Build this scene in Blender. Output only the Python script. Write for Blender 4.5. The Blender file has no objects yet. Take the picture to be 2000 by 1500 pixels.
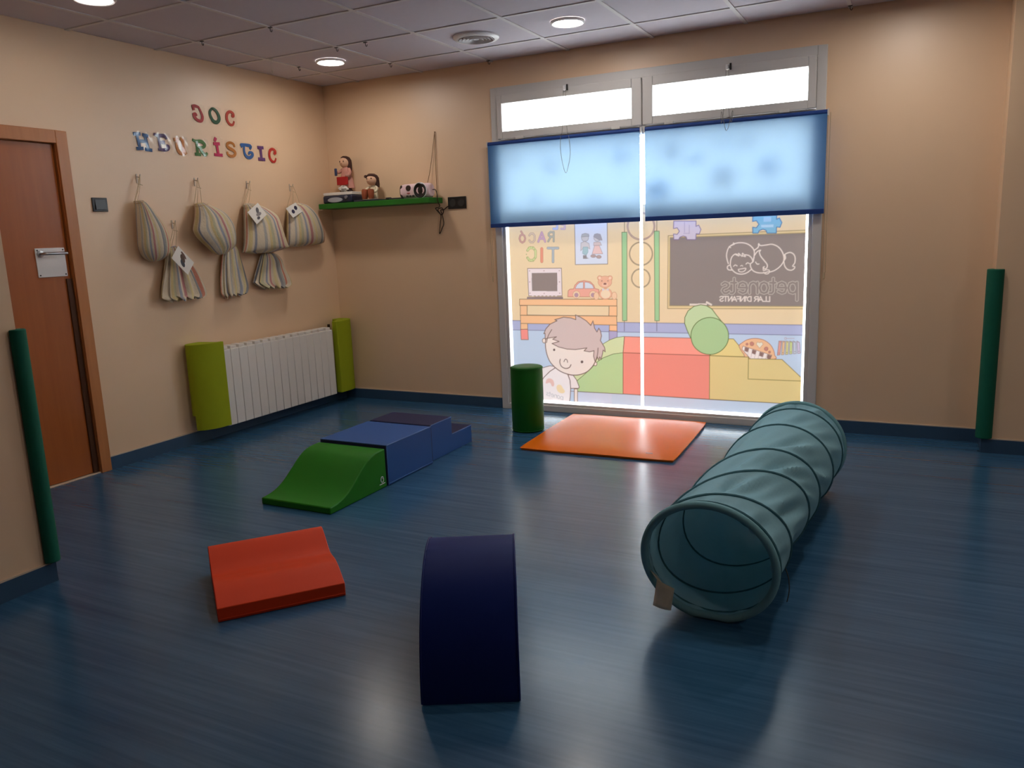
import bpy, bmesh, math, random
import numpy as np
from mathutils import Vector, Matrix

scene = bpy.context.scene
col = scene.collection
random.seed(7)

# ------------------------------------------------------------------ camera
cam_d = bpy.data.cameras.new('camera')
cam_d.sensor_width = 36.0
cam_d.lens = 1541.69 / 2000.0 * 36.0
cam_d.clip_start = 0.05
cam = bpy.data.objects.new('camera', cam_d)
col.objects.link(cam)
_r = (0.8928504, 0.44878105, -0.03759956)
_u = (-0.05057088, 0.1828705, 0.98183551)
_f = (-0.44750502, 0.87473079, -0.18597125)
cam.matrix_world = Matrix(((_r[0], _u[0], -_f[0], 4.37064),
                           (_r[1], _u[1], -_f[1], -5.36290),
                           (_r[2], _u[2], -_f[2], 1.33454),
                           (0, 0, 0, 1)))
scene.camera = cam

# ------------------------------------------------------------------ light and exposure
SKY = 15.0            # bright overcast daylight outside the window
LAMP = 78.0          # luminance of the ceiling downlights
world = bpy.data.worlds.new('daylight')
scene.world = world
world.use_nodes = True
_bg = world.node_tree.nodes['Background']
_bg.inputs['Color'].default_value = (0.90, 0.95, 1.0, 1)
_bg.inputs['Strength'].default_value = SKY
vs = scene.view_settings
scene.display_settings.display_device = 'sRGB'
vs.view_transform = 'Standard'
vs.look = 'None'
vs.gamma = 1.0
vs.use_curve_mapping = False
vs.exposure = 0.26

# ------------------------------------------------------------------ helpers
def lin(c):
    out = []
    for v in c[:3]:
        v = v / 255.0
        out.append(v / 12.92 if v <= 0.04045 else ((v + 0.055) / 1.055) ** 2.4)
    return tuple(out)

MATS = {}
def mat(name, rgb, rough=0.5, spec=0.5, metal=0.0, noise=0.0, nscale=40.0, bump=0.0, bscale=300.0, coat=0.0):
    if name in MATS:
        return MATS[name]
    m = bpy.data.materials.new(name)
    m.use_nodes = True
    nt = m.node_tree
    b = nt.nodes['Principled BSDF']
    c = lin(rgb)
    b.inputs['Roughness'].default_value = rough
    b.inputs['Specular IOR Level'].default_value = spec
    b.inputs['Metallic'].default_value = metal
    b.inputs['Coat Weight'].default_value = coat
    tc = nt.nodes.new('ShaderNodeTexCoord')
    if noise > 0:
        n = nt.nodes.new('ShaderNodeTexNoise')
        n.inputs['Scale'].default_value = nscale
        n.inputs['Detail'].default_value = 4
        nt.links.new(tc.outputs['Object'], n.inputs['Vector'])
        r = nt.nodes.new('ShaderNodeMix'); r.data_type = 'RGBA'
        r.inputs[6].default_value = tuple(min(1, v * (1 - noise)) for v in c) + (1,)
        r.inputs[7].default_value = tuple(min(1, v * (1 + noise)) for v in c) + (1,)
        nt.links.new(n.outputs['Fac'], r.inputs[0])
        nt.links.new(r.outputs[2], b.inputs['Base Color'])
    else:
        b.inputs['Base Color'].default_value = c + (1,)
    if bump > 0:
        n2 = nt.nodes.new('ShaderNodeTexNoise')
        n2.inputs['Scale'].default_value = bscale
        n2.inputs['Detail'].default_value = 3
        nt.links.new(tc.outputs['Object'], n2.inputs['Vector'])
        bp = nt.nodes.new('ShaderNodeBump')
        bp.inputs['Strength'].default_value = bump
        bp.inputs['Distance'].default_value = 0.002
        nt.links.new(n2.outputs['Fac'], bp.inputs['Height'])
        nt.links.new(bp.outputs['Normal'], b.inputs['Normal'])
    MATS[name] = m
    return m

def mat_emit(name, rgb, strength):
    m = bpy.data.materials.new(name); m.use_nodes = True
    nt = m.node_tree; nt.nodes.clear()
    e = nt.nodes.new('ShaderNodeEmission'); o = nt.nodes.new('ShaderNodeOutputMaterial')
    e.inputs['Color'].default_value = rgb + (1,); e.inputs['Strength'].default_value = strength
    nt.links.new(e.outputs[0], o.inputs[0])
    return m

def mat_glass(name, tint=(0.95, 0.97, 0.97), gloss=0.06, rough=0.02):
    m = bpy.data.materials.new(name); m.use_nodes = True
    nt = m.node_tree; nt.nodes.clear()
    t = nt.nodes.new('ShaderNodeBsdfTransparent'); t.inputs[0].default_value = tint + (1,)
    g = nt.nodes.new('ShaderNodeBsdfGlossy'); g.inputs['Roughness'].default_value = rough
    mx = nt.nodes.new('ShaderNodeMixShader'); mx.inputs[0].default_value = gloss
    o = nt.nodes.new('ShaderNodeOutputMaterial')
    nt.links.new(t.outputs[0], mx.inputs[1]); nt.links.new(g.outputs[0], mx.inputs[2]); nt.links.new(mx.outputs[0], o.inputs[0])
    return m

def mat_cloth(name, refl, trans, k, attr=None, weave=0.0, rough_spec=0.0):
    """a sheet that scatters light on both sides: diffuse reflection and diffuse transmission"""
    m = bpy.data.materials.new(name); m.use_nodes = True
    nt = m.node_tree; nt.nodes.clear()
    d = nt.nodes.new('ShaderNodeBsdfDiffuse'); t = nt.nodes.new('ShaderNodeBsdfTranslucent')
    mx = nt.nodes.new('ShaderNodeMixShader'); mx.inputs[0].default_value = k
    o = nt.nodes.new('ShaderNodeOutputMaterial')
    if attr:
        a = nt.nodes.new('ShaderNodeAttribute'); a.attribute_name = attr
        nt.links.new(a.outputs['Color'], d.inputs['Color']); nt.links.new(a.outputs['Color'], t.inputs['Color'])
    else:
        d.inputs['Color'].default_value = refl + (1,); t.inputs['Color'].default_value = trans + (1,)
    nt.links.new(d.outputs[0], mx.inputs[1]); nt.links.new(t.outputs[0], mx.inputs[2])
    out = mx.outputs[0]
    if weave > 0:
        tc = nt.nodes.new('ShaderNodeTexCoord'); n = nt.nodes.new('ShaderNodeTexNoise'); n.inputs['Scale'].default_value = 60
        bp = nt.nodes.new('ShaderNodeBump'); bp.inputs['Strength'].default_value = weave; bp.inputs['Distance'].default_value = 0.003
        nt.links.new(tc.outputs['Object'], n.inputs['Vector']); nt.links.new(n.outputs['Fac'], bp.inputs['Height'])
        nt.links.new(bp.outputs[0], d.inputs['Normal'])
    if rough_spec > 0:
        g = nt.nodes.new('ShaderNodeBsdfGlossy'); g.inputs['Roughness'].default_value = 0.45
        m2 = nt.nodes.new('ShaderNodeMixShader'); m2.inputs[0].default_value = rough_spec
        nt.links.new(out, m2.inputs[1]); nt.links.new(g.outputs[0], m2.inputs[2]); out = m2.outputs[0]
    nt.links.new(out, o.inputs[0])
    return m

def mat_attr(name, attr, rough=0.85, spec=0.2, bump=0.0):
    m = bpy.data.materials.new(name); m.use_nodes = True
    nt = m.node_tree; b = nt.nodes['Principled BSDF']
    a = nt.nodes.new('ShaderNodeAttribute'); a.attribute_name = attr
    nt.links.new(a.outputs['Color'], b.inputs['Base Color'])
    b.inputs['Roughness'].default_value = rough; b.inputs['Specular IOR Level'].default_value = spec
    if bump:
        tc = nt.nodes.new('ShaderNodeTexCoord'); n = nt.nodes.new('ShaderNodeTexNoise'); n.inputs['Scale'].default_value = 55
        n.inputs['Detail'].default_value = 3
        bp = nt.nodes.new('ShaderNodeBump'); bp.inputs['Strength'].default_value = bump; bp.inputs['Distance'].default_value = 0.01
        nt.links.new(tc.outputs['Object'], n.inputs['Vector']); nt.links.new(n.outputs['Fac'], bp.inputs['Height'])
        nt.links.new(bp.outputs[0], b.inputs['Normal'])
    return m

def catmull(pts, n=6, closed=False):
    P = [Vector(q) for q in pts]; N = len(P); out = []
    rng = range(N) if closed else range(N - 1)
    for i in rng:
        if closed:
            a, b, c, d = P[(i - 1) % N], P[i], P[(i + 1) % N], P[(i + 2) % N]
        else:
            a, b, c, d = P[max(i - 1, 0)], P[i], P[i + 1], P[min(i + 2, N - 1)]
        for k in range(n):
            t = k / n
            out.append(0.5 * ((2 * b) + (c - a) * t + (2 * a - 5 * b + 4 * c - d) * t * t + (3 * b - a - 3 * c + d) * t ** 3))
    if not closed:
        out.append(P[-1])
    return out

class MB:
    """collects geometry for ONE mesh"""
    def __init__(s):
        s.v = []; s.f = []; s.sm = []
    def add(s, verts, faces, smooth=False):
        o = len(s.v); s.v += [tuple(q) for q in verts]
        for f in faces:
            s.f.append(tuple(o + i for i in f)); s.sm.append(smooth)
        return s
    def box(s, x0, y0, z0, x1, y1, z1):
        v = [(x0, y0, z0), (x1, y0, z0), (x1, y1, z0), (x0, y1, z0), (x0, y0, z1), (x1, y0, z1), (x1, y1, z1), (x0, y1, z1)]
        return s.add(v, [(0, 3, 2, 1), (4, 5, 6, 7), (0, 1, 5, 4), (1, 2, 6, 5), (2, 3, 7, 6), (3, 0, 4, 7)])
    def prism(s, prof, axis, a, b, smooth=False):
        """prof: 2D polygon in the other two axes (in xyz order), extruded along axis from a to b"""
        def P(q, t):
            q = list(q); q.insert('xyz'.index(axis), t); return tuple(q)
        n = len(prof)
        s.add([P(q, a) for q in prof] + [P(q, b) for q in prof], [(i, (i + 1) % n, n + (i + 1) % n, n + i) for i in range(n)], smooth)
        s.add([P(q, a) for q in prof], [tuple(range(n))][::1]); s.add([P(q, b) for q in prof], [tuple(reversed(range(n)))])
        return s
    def rings(s, rings, closed_ends=True, smooth=True, loop=False):
        n = len(rings[0]); v = [q for r in rings for q in r]; f = []
        R = len(rings)
        for i in range(R - 1 if not loop else R):
            j = (i + 1) % R
            for k in range(n):
                f.append((i * n + k, i * n + (k + 1) % n, j * n + (k + 1) % n, j * n + k))
        s.add(v, f, smooth)
        if closed_ends and not loop:
            s.add(rings[0], [tuple(reversed(range(n)))]); s.add(rings[-1], [tuple(range(n))])
        return s
    def tube(s, path, r, n=8, closed=False):
        P = [Vector(q) for q in path]; N = len(P); R = []
        up = Vector((0.137, 0.291, 0.947))
        for i in range(N):
            if closed:
                t = P[(i + 1) % N] - P[(i - 1) % N]
            else:
                t = P[min(i + 1, N - 1)] - P[max(i - 1, 0)]
            t.normalize()
            if i == 0:
                a = t.cross(up)
                if a.length < 1e-3:
                    a = t.cross(Vector((1, 0, 0)))
            else:
                a = a - t * a.dot(t)
            a.normalize(); b = t.cross(a)
            rr = r[i] if isinstance(r, (list, tuple)) else r
            R.append([P[i] + a * (rr * math.cos(2 * math.pi * k / n)) + b * (rr * math.sin(2 * math.pi * k / n)) for k in range(n)])
        return s.rings(R, True, True, closed)
    def lathe(s, prof, c=(0, 0, 0), axis='z', n=32, smooth=True, sx=1.0, sy=1.0, ends=True):
        """prof: list of (radius, height)"""
        R = []
        for r, h in prof:
            ring = []
            for k in range(n):
                a = 2 * math.pi * k / n
                x, y = r * math.cos(a) * sx, r * math.sin(a) * sy
                q = {'z': (x, y, h), 'y': (x, h, -y), 'x': (h, x, y)}[axis]
                ring.append((c[0] + q[0], c[1] + q[1], c[2] + q[2]))
            R.append(ring)
        return s.rings(R, ends, smooth)
    def ball(s, c, r, n=16, m=10):
        rx, ry, rz = r if isinstance(r, (tuple, list)) else (r, r, r)
        R = []
        for i in range(m + 1):
            t = math.pi * min(max(i / m, 0.012), 0.988)
            R.append([(c[0] + rx * math.sin(t) * math.cos(2 * math.pi * k / n), c[1] + ry * math.sin(t) * math.sin(2 * math.pi * k / n), c[2] - rz * math.cos(t)) for k in range(n)])
        return s.rings(R, True, True)
    def build(s, name, m, parent=None, loc=None, rot=None, bevel=0.0, bseg=2, solid=0.0, wn=True):
        me = bpy.data.meshes.new(name)
        me.from_pydata(s.v, [], s.f)
        me.polygons.foreach_set('use_smooth', s.sm)
        me.update()
        bm = bmesh.new(); bm.from_mesh(me)
        bmesh.ops.remove_doubles(bm, verts=bm.verts, dist=1e-6)
        bmesh.ops.recalc_face_normals(bm, faces=bm.faces)
        bm.to_mesh(me); bm.free()
        me.set_sharp_from_angle(angle=math.radians(38))
        if m:
            me.materials.append(m)
        o = bpy.data.objects.new(name, me); col.objects.link(o)
        if parent:
            o.parent = parent
        if loc: o.location = loc
        if rot: o.rotation_euler = rot
        if solid > 0:
            q = o.modifiers.new('solid', 'SOLIDIFY'); q.thickness = solid; q.offset = 0
        if bevel > 0:
            q = o.modifiers.new('bevel', 'BEVEL'); q.width = bevel; q.segments = bseg; q.limit_method = 'ANGLE'; q.angle_limit = math.radians(40)
            q.harden_normals = False
        return o

def empty(name, loc=(0, 0, 0), rz=0.0, parent=None):
    o = bpy.data.objects.new(name, None); o.empty_display_size = 0.05
    col.objects.link(o); o.location = loc; o.rotation_euler = (0, 0, rz)
    if parent: o.parent = parent
    return o
def tag(o, label, cat, group=None):
    o['label'] = label; o['category'] = cat
    if group: o['group'] = group
    return o
def struct(o, label=None):
    o['kind'] = 'structure'
    if label: o['label'] = label
    return o

H = 2.566      # ceiling height
# ------------------------------------------------------------------ materials
M = {}
M['wall'] = mat('wall_paint', (228, 194, 158), 0.44, 0.95, noise=0.03, nscale=3, bump=0.05, bscale=220)
M['ceil'] = mat('ceiling_tile_white', (198, 190, 198), 0.9, 0.2, noise=0.03, nscale=25, bump=0.1, bscale=400)
M['rail'] = mat('ceiling_rail_white', (205, 200, 200), 0.6, 0.3)
M['base'] = mat('baseboard_vinyl', (48, 76, 104), 0.45, 0.4, noise=0.08, nscale=12)
M['caulk'] = mat('baseboard_edge', (200, 180, 160), 0.6, 0.3)
M['alu'] = mat('white_lacquered_frame', (204, 201, 198), 0.4, 0.5)
M['black'] = mat('black_plastic', (22, 20, 20), 0.35, 0.5)
M['dkgrey'] = mat('dark_grey_plastic', (48, 46, 46), 0.4, 0.5)
M['steel'] = mat('brushed_steel', (170, 170, 172), 0.3, 0.5, metal=1.0)
M['white'] = mat('white_plastic', (228, 226, 226), 0.4, 0.5)
M['paper'] = mat('white_paper', (225, 220, 212), 0.8, 0.2)
M['string'] = mat('natural_string', (196, 172, 140), 0.9, 0.1)
M['brown_string'] = mat('brown_string', (120, 88, 58), 0.9, 0.1)
M['cable'] = mat('dark_cable', (46, 26, 20), 0.5, 0.4)
def vinyl(name, rgb, rough=0.42):
    return mat(name, rgb, rough + 0.06, 0.22, noise=0.04, nscale=6, bump=0.12, bscale=260)
M['green'] = vinyl('green_vinyl', (28, 114, 12))
M['dgreen'] = vinyl('bolster_green_vinyl', (16, 92, 22))
M['gguard'] = mat('green_foam', (8, 92, 70), 0.7, 0.3, noise=0.08, nscale=30)
M['lime'] = mat('lime_foam', (150, 162, 26), 0.75, 0.2, noise=0.05, nscale=20)
M['blue'] = vinyl('blue_vinyl', (42, 84, 146))
M['navy'] = mat('navy_vinyl', (18, 34, 96), 0.55, 0.10, noise=0.04, nscale=6, bump=0.12, bscale=260)
M['navytop'] = vinyl('dark_navy_vinyl', (34, 38, 72), 0.5)
M['red'] = vinyl('orange_red_vinyl', (216, 62, 20))
M['orange'] = vinyl('orange_vinyl', (230, 112, 14), 0.28)
M['glass'] = mat_glass('window_glass')
M['lam'] = mat_glass('laminate_film', (0.97, 0.97, 0.97), 0.04, 0.12)
M['film'] = mat_cloth('printed_window_film', None, None, 0.067, attr='print')
M['blind'] = mat_cloth('blue_blind_fabric', (0.03, 0.13, 0.36), (0.385, 0.523, 0.640), 0.146)
M['blindbar'] = mat('blue_blind_bar', (30, 62, 128), 0.6, 0.3)
M['tunnel'] = mat_cloth('teal_tunnel_fabric', (0.30, 0.56, 0.65), (0.16, 0.36, 0.43), 0.25, weave=0.25, rough_spec=0.03)
M['piping'] = mat('dark_teal_piping', (58, 104, 114), 0.7, 0.3)
M['rim'] = mat('teal_rim_fabric', (112, 160, 168), 0.7, 0.3, noise=0.06, nscale=60)
M['bag'] = mat_attr('striped_cotton', 'stripe', bump=0.35)

def mat_floor():
    m = bpy.data.materials.new('blue_vinyl_floor'); m.use_nodes = True
    nt = m.node_tree; b = nt.nodes['Principled BSDF']
    tc = nt.nodes.new('ShaderNodeTexCoord')
    def streak(sx, sy, sc, det):
        mp = nt.nodes.new('ShaderNodeMapping'); mp.inputs['Scale'].default_value = (sx, sy, 1)
        n = nt.nodes.new('ShaderNodeTexNoise'); n.inputs['Scale'].default_value = sc; n.inputs['Detail'].default_value = det
        n.inputs['Roughness'].default_value = 0.6
        nt.links.new(tc.outputs['Object'], mp.inputs[0]); nt.links.new(mp.outputs[0], n.inputs['Vector'])
        return n
    a = streak(1.6, 46, 1.0, 5); c = streak(0.5, 9, 1.0, 3)
    ad = nt.nodes.new('ShaderNodeMath'); ad.operation = 'MULTIPLY_ADD'; ad.inputs[1].default_value = 0.62
    s2 = nt.nodes.new('ShaderNodeMath'); s2.operation = 'MULTIPLY'; s2.inputs[1].default_value = 0.38
    nt.links.new(c.outputs['Fac'], s2.inputs[0]); nt.links.new(a.outputs['Fac'], ad.inputs[0]); nt.links.new(s2.outputs[0], ad.inputs[2])
    r = nt.nodes.new('ShaderNodeValToRGB')
    r.color_ramp.elements[0].position = 0.33; r.color_ramp.elements[1].position = 0.68
    r.color_ramp.elements[0].color = lin(FLOOR_A) + (1,); r.color_ramp.elements[1].color = lin(FLOOR_B) + (1,)
    nt.links.new(ad.outputs[0], r.inputs[0]); nt.links.new(r.outputs[0], b.inputs['Base Color'])
    rr = nt.nodes.new('ShaderNodeMapRange'); rr.inputs[3].default_value = 0.18; rr.inputs[4].default_value = 0.30
    nt.links.new(ad.outputs[0], rr.inputs[0]); nt.links.new(rr.outputs[0], b.inputs['Roughness'])
    b.inputs['Specular IOR Level'].default_value = 0.42
    bp = nt.nodes.new('ShaderNodeBump'); bp.inputs['Strength'].default_value = 0.05; bp.inputs['Distance'].default_value = 0.001
    nt.links.new(ad.outputs[0], bp.inputs['Height']); nt.links.new(bp.outputs[0], b.inputs['Normal'])
    return m
FLOOR_A = (36, 74, 106); FLOOR_B = (58, 100, 132)
M['floor'] = mat_floor()

def mat_wood(name, ca, cb):
    m = bpy.data.materials.new(name); m.use_nodes = True
    nt = m.node_tree; b = nt.nodes['Principled BSDF']; tc = nt.nodes.new('ShaderNodeTexCoord')
    mp = nt.nodes.new('ShaderNodeMapping'); mp.inputs['Scale'].default_value = (12, 12, 0.8)
    n = nt.nodes.new('ShaderNodeTexNoise'); n.inputs['Scale'].default_value = 2.5; n.inputs['Detail'].default_value = 6; n.inputs['Distortion'].default_value = 0.6
    r = nt.nodes.new('ShaderNodeValToRGB'); r.color_ramp.elements[0].position = 0.3; r.color_ramp.elements[1].position = 0.7
    r.color_ramp.elements[0].color = lin(ca) + (1,); r.color_ramp.elements[1].color = lin(cb) + (1,)
    nt.links.new(tc.outputs['Object'], mp.inputs[0]); nt.links.new(mp.outputs[0], n.inputs['Vector']); nt.links.new(n.outputs['Fac'], r.inputs[0]); nt.links.new(r.outputs[0], b.inputs['Base Color'])
    b.inputs['Roughness'].default_value = 0.35
    return m
M['wood'] = mat_wood('door_veneer', (158, 84, 30), (168, 92, 36))
M['woodtrim'] = mat_wood('door_trim_veneer', (176, 112, 62), (188, 122, 70))
M['guardbrown'] = mat('brown_finger_guard', (72, 40, 18), 0.6, 0.3)

# ------------------------------------------------------------------ the room shell
XR, YB = 7.2, -8.0
NX, NY = 1.262, -3.505       # outer corner of the near wall block
JX, JY = 4.775, -0.232       # outer corner of the step in the back wall
struct(MB().box(-0.15, YB - 0.15, -0.1, XR + 0.15, 0.14, 0).build('floor', M['floor']), 'blue streaked vinyl floor')
struct(MB().box(-6, 0.14, -0.14, 14, 22, -0.04).build('ground', mat('pavement', (214, 212, 208), 0.9, 0.2, noise=0.1, nscale=4)), 'pale pavement outside the window')
ceil = struct(MB().box(-0.15, YB - 0.15, H + 0.03, XR + 0.15, 0.14, H + 0.15).build('ceiling', M['ceil']), 'suspended ceiling of square white tiles')
# tiles and rails of the suspended ceiling
gx0, gy0, T = 0.36 - 0.6, -0.408 + 0.6, 0.6
tile_me = {}
def clip_tile(i, j):
    x0, x1 = max(gx0 + i * T, 0.0), min(gx0 + (i + 1) * T, XR)
    y1, y0 = min(gy0 - j * T, 0.0), max(gy0 - (j + 1) * T, YB)
    return x0, x1, y0, y1
for i in range(13):
    for j in range(15):
        x0, x1, y0, y1 = clip_tile(i, j)
        if x1 - x0 < 0.02 or y1 - y0 < 0.02 or (x1 <= NX and y1 <= NY):
            continue
        key = (round(x1 - x0, 3), round(y1 - y0, 3))
        if key not in tile_me:
            w, d = key
            b = MB().box(0.0085, 0.0085, 0, w - 0.0085, d - 0.0085, 0.022)
            o = b.build('ceiling_tile', M['ceil'], ceil, bevel=0.0)
            tile_me[key] = o.data
        else:
            o = bpy.data.objects.new('ceiling_tile', tile_me[key]); col.objects.link(o); o.parent = ceil
        o.location = (x0, y0, H + 0.006)
for i in range(1, 13):
    x = gx0 + i * T
    if 0.02 < x < XR:
        MB().prism([(x - 0.012, H), (x + 0.012, H), (x + 0.012, H + 0.008), (x + 0.003, H + 0.008), (x + 0.003, H + 0.03), (x - 0.003, H + 0.03), (x - 0.003, H + 0.008), (x - 0.012, H + 0.008)], 'y', YB if x > NX else NY, 0).build('ceiling_rail', M['rail'], ceil)
for j in range(1, 15):
    y = gy0 - j * T
    if YB < y < -0.02:
        MB().prism([(y - 0.012, H + 0.001), (y + 0.012, H + 0.001), (y + 0.012, H + 0.008), (y + 0.003, H + 0.008), (y + 0.003, H + 0.03), (y - 0.003, H + 0.03), (y - 0.003, H + 0.008), (y - 0.012, H + 0.008)], 'x', 0.0 if y > NY else NX, XR).build('ceiling_rail', M['rail'], ceil)

ZT = H + 0.03
# left wall with door opening y -3.10 .. -2.36, z 0 .. 1.945
struct(MB().box(-0.12, -2.36, 0, 0, 0.12, ZT).box(-0.12, NY, 0, 0, -3.10, ZT).box(-0.12, -3.10, 1.945, 0, -2.36, ZT).build('wall_left', M['wall']), 'beige painted wall with the door')
# back wall with window opening
WX0, WX1, WZ1 = 1.555, 3.832, 2.37
struct(MB().box(0, 0, 0, WX0, 0.12, ZT).box(WX1, 0, 0, JX, 0.12, ZT).box(WX0, 0, WZ1, WX1, 0.12, ZT).build('wall_back', M['wall']), 'beige painted wall with the window')
struct(MB().box(JX, JY, 0, XR + 0.12, 0.12, ZT).build('wall_back_step', M['wall']), 'stepped-out end of the beige back wall')
struct(MB().box(-0.12, YB, 0, NX, NY, ZT).build('wall_near', M['wall']), 'near beige wall corner at the picture edge')
struct(MB().box(XR, YB, 0, XR + 0.12, JY, ZT).build('wall_right', M['wall']), 'beige wall behind the viewer side')
struct(MB().box(NX, YB - 0.12, 0, XR + 0.12, YB, ZT).build('wall_rear', M['wall']), 'beige wall behind the viewer')

HB = 0.08
def baseboard(name, path, inward):
    """path: straight run (x0,y0)-(x1,y1); inward: unit vector into the room"""
    (x0, y0), (x1, y1) = path; nx, ny = inward; t = 0.011
    def sheet(t0, t1, z0, z1):
        v = [(x0 + nx * t0, y0 + ny * t0, z0), (x1 + nx * t0, y1 + ny * t0, z0), (x1 + nx * t1, y1 + ny * t1, z0), (x0 + nx * t1, y0 + ny * t1, z0)]
        v += [(a, b, z1) for a, b, _ in v]
        return v, [(0, 3, 2, 1), (4, 5, 6, 7), (0, 1, 5, 4), (1, 2, 6, 5), (2, 3, 7, 6), (3, 0, 4, 7)]
    o = struct(MB().add(*sheet(0, t, 0, HB)).build(name, M['base']))
    MB().add(*sheet(0, t * 0.7, HB, HB + 0.006)).build('top_edge', M['caulk'], o)
    return o
baseboard('baseboard_left', ((0, -2.303), (0, 0)), (1, 0))
baseboard('baseboard_back', ((0, 0), (1.545, 0)), (0, -1))
baseboard('baseboard_right', ((3.842, 0), (JX, 0)), (0, -1))
baseboard('baseboard_return', ((JX, -0.011), (JX, JY)), (-1, 0))
baseboard('baseboard_step', ((JX - 0.011, JY), (XR, JY)), (0, -1))
baseboard('baseboard_near', ((NX, YB), (NX, NY)), (1, 0))
baseboard('baseboard_near_return', ((0, NY), (NX + 0.011, NY)), (0, 1))
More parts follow.
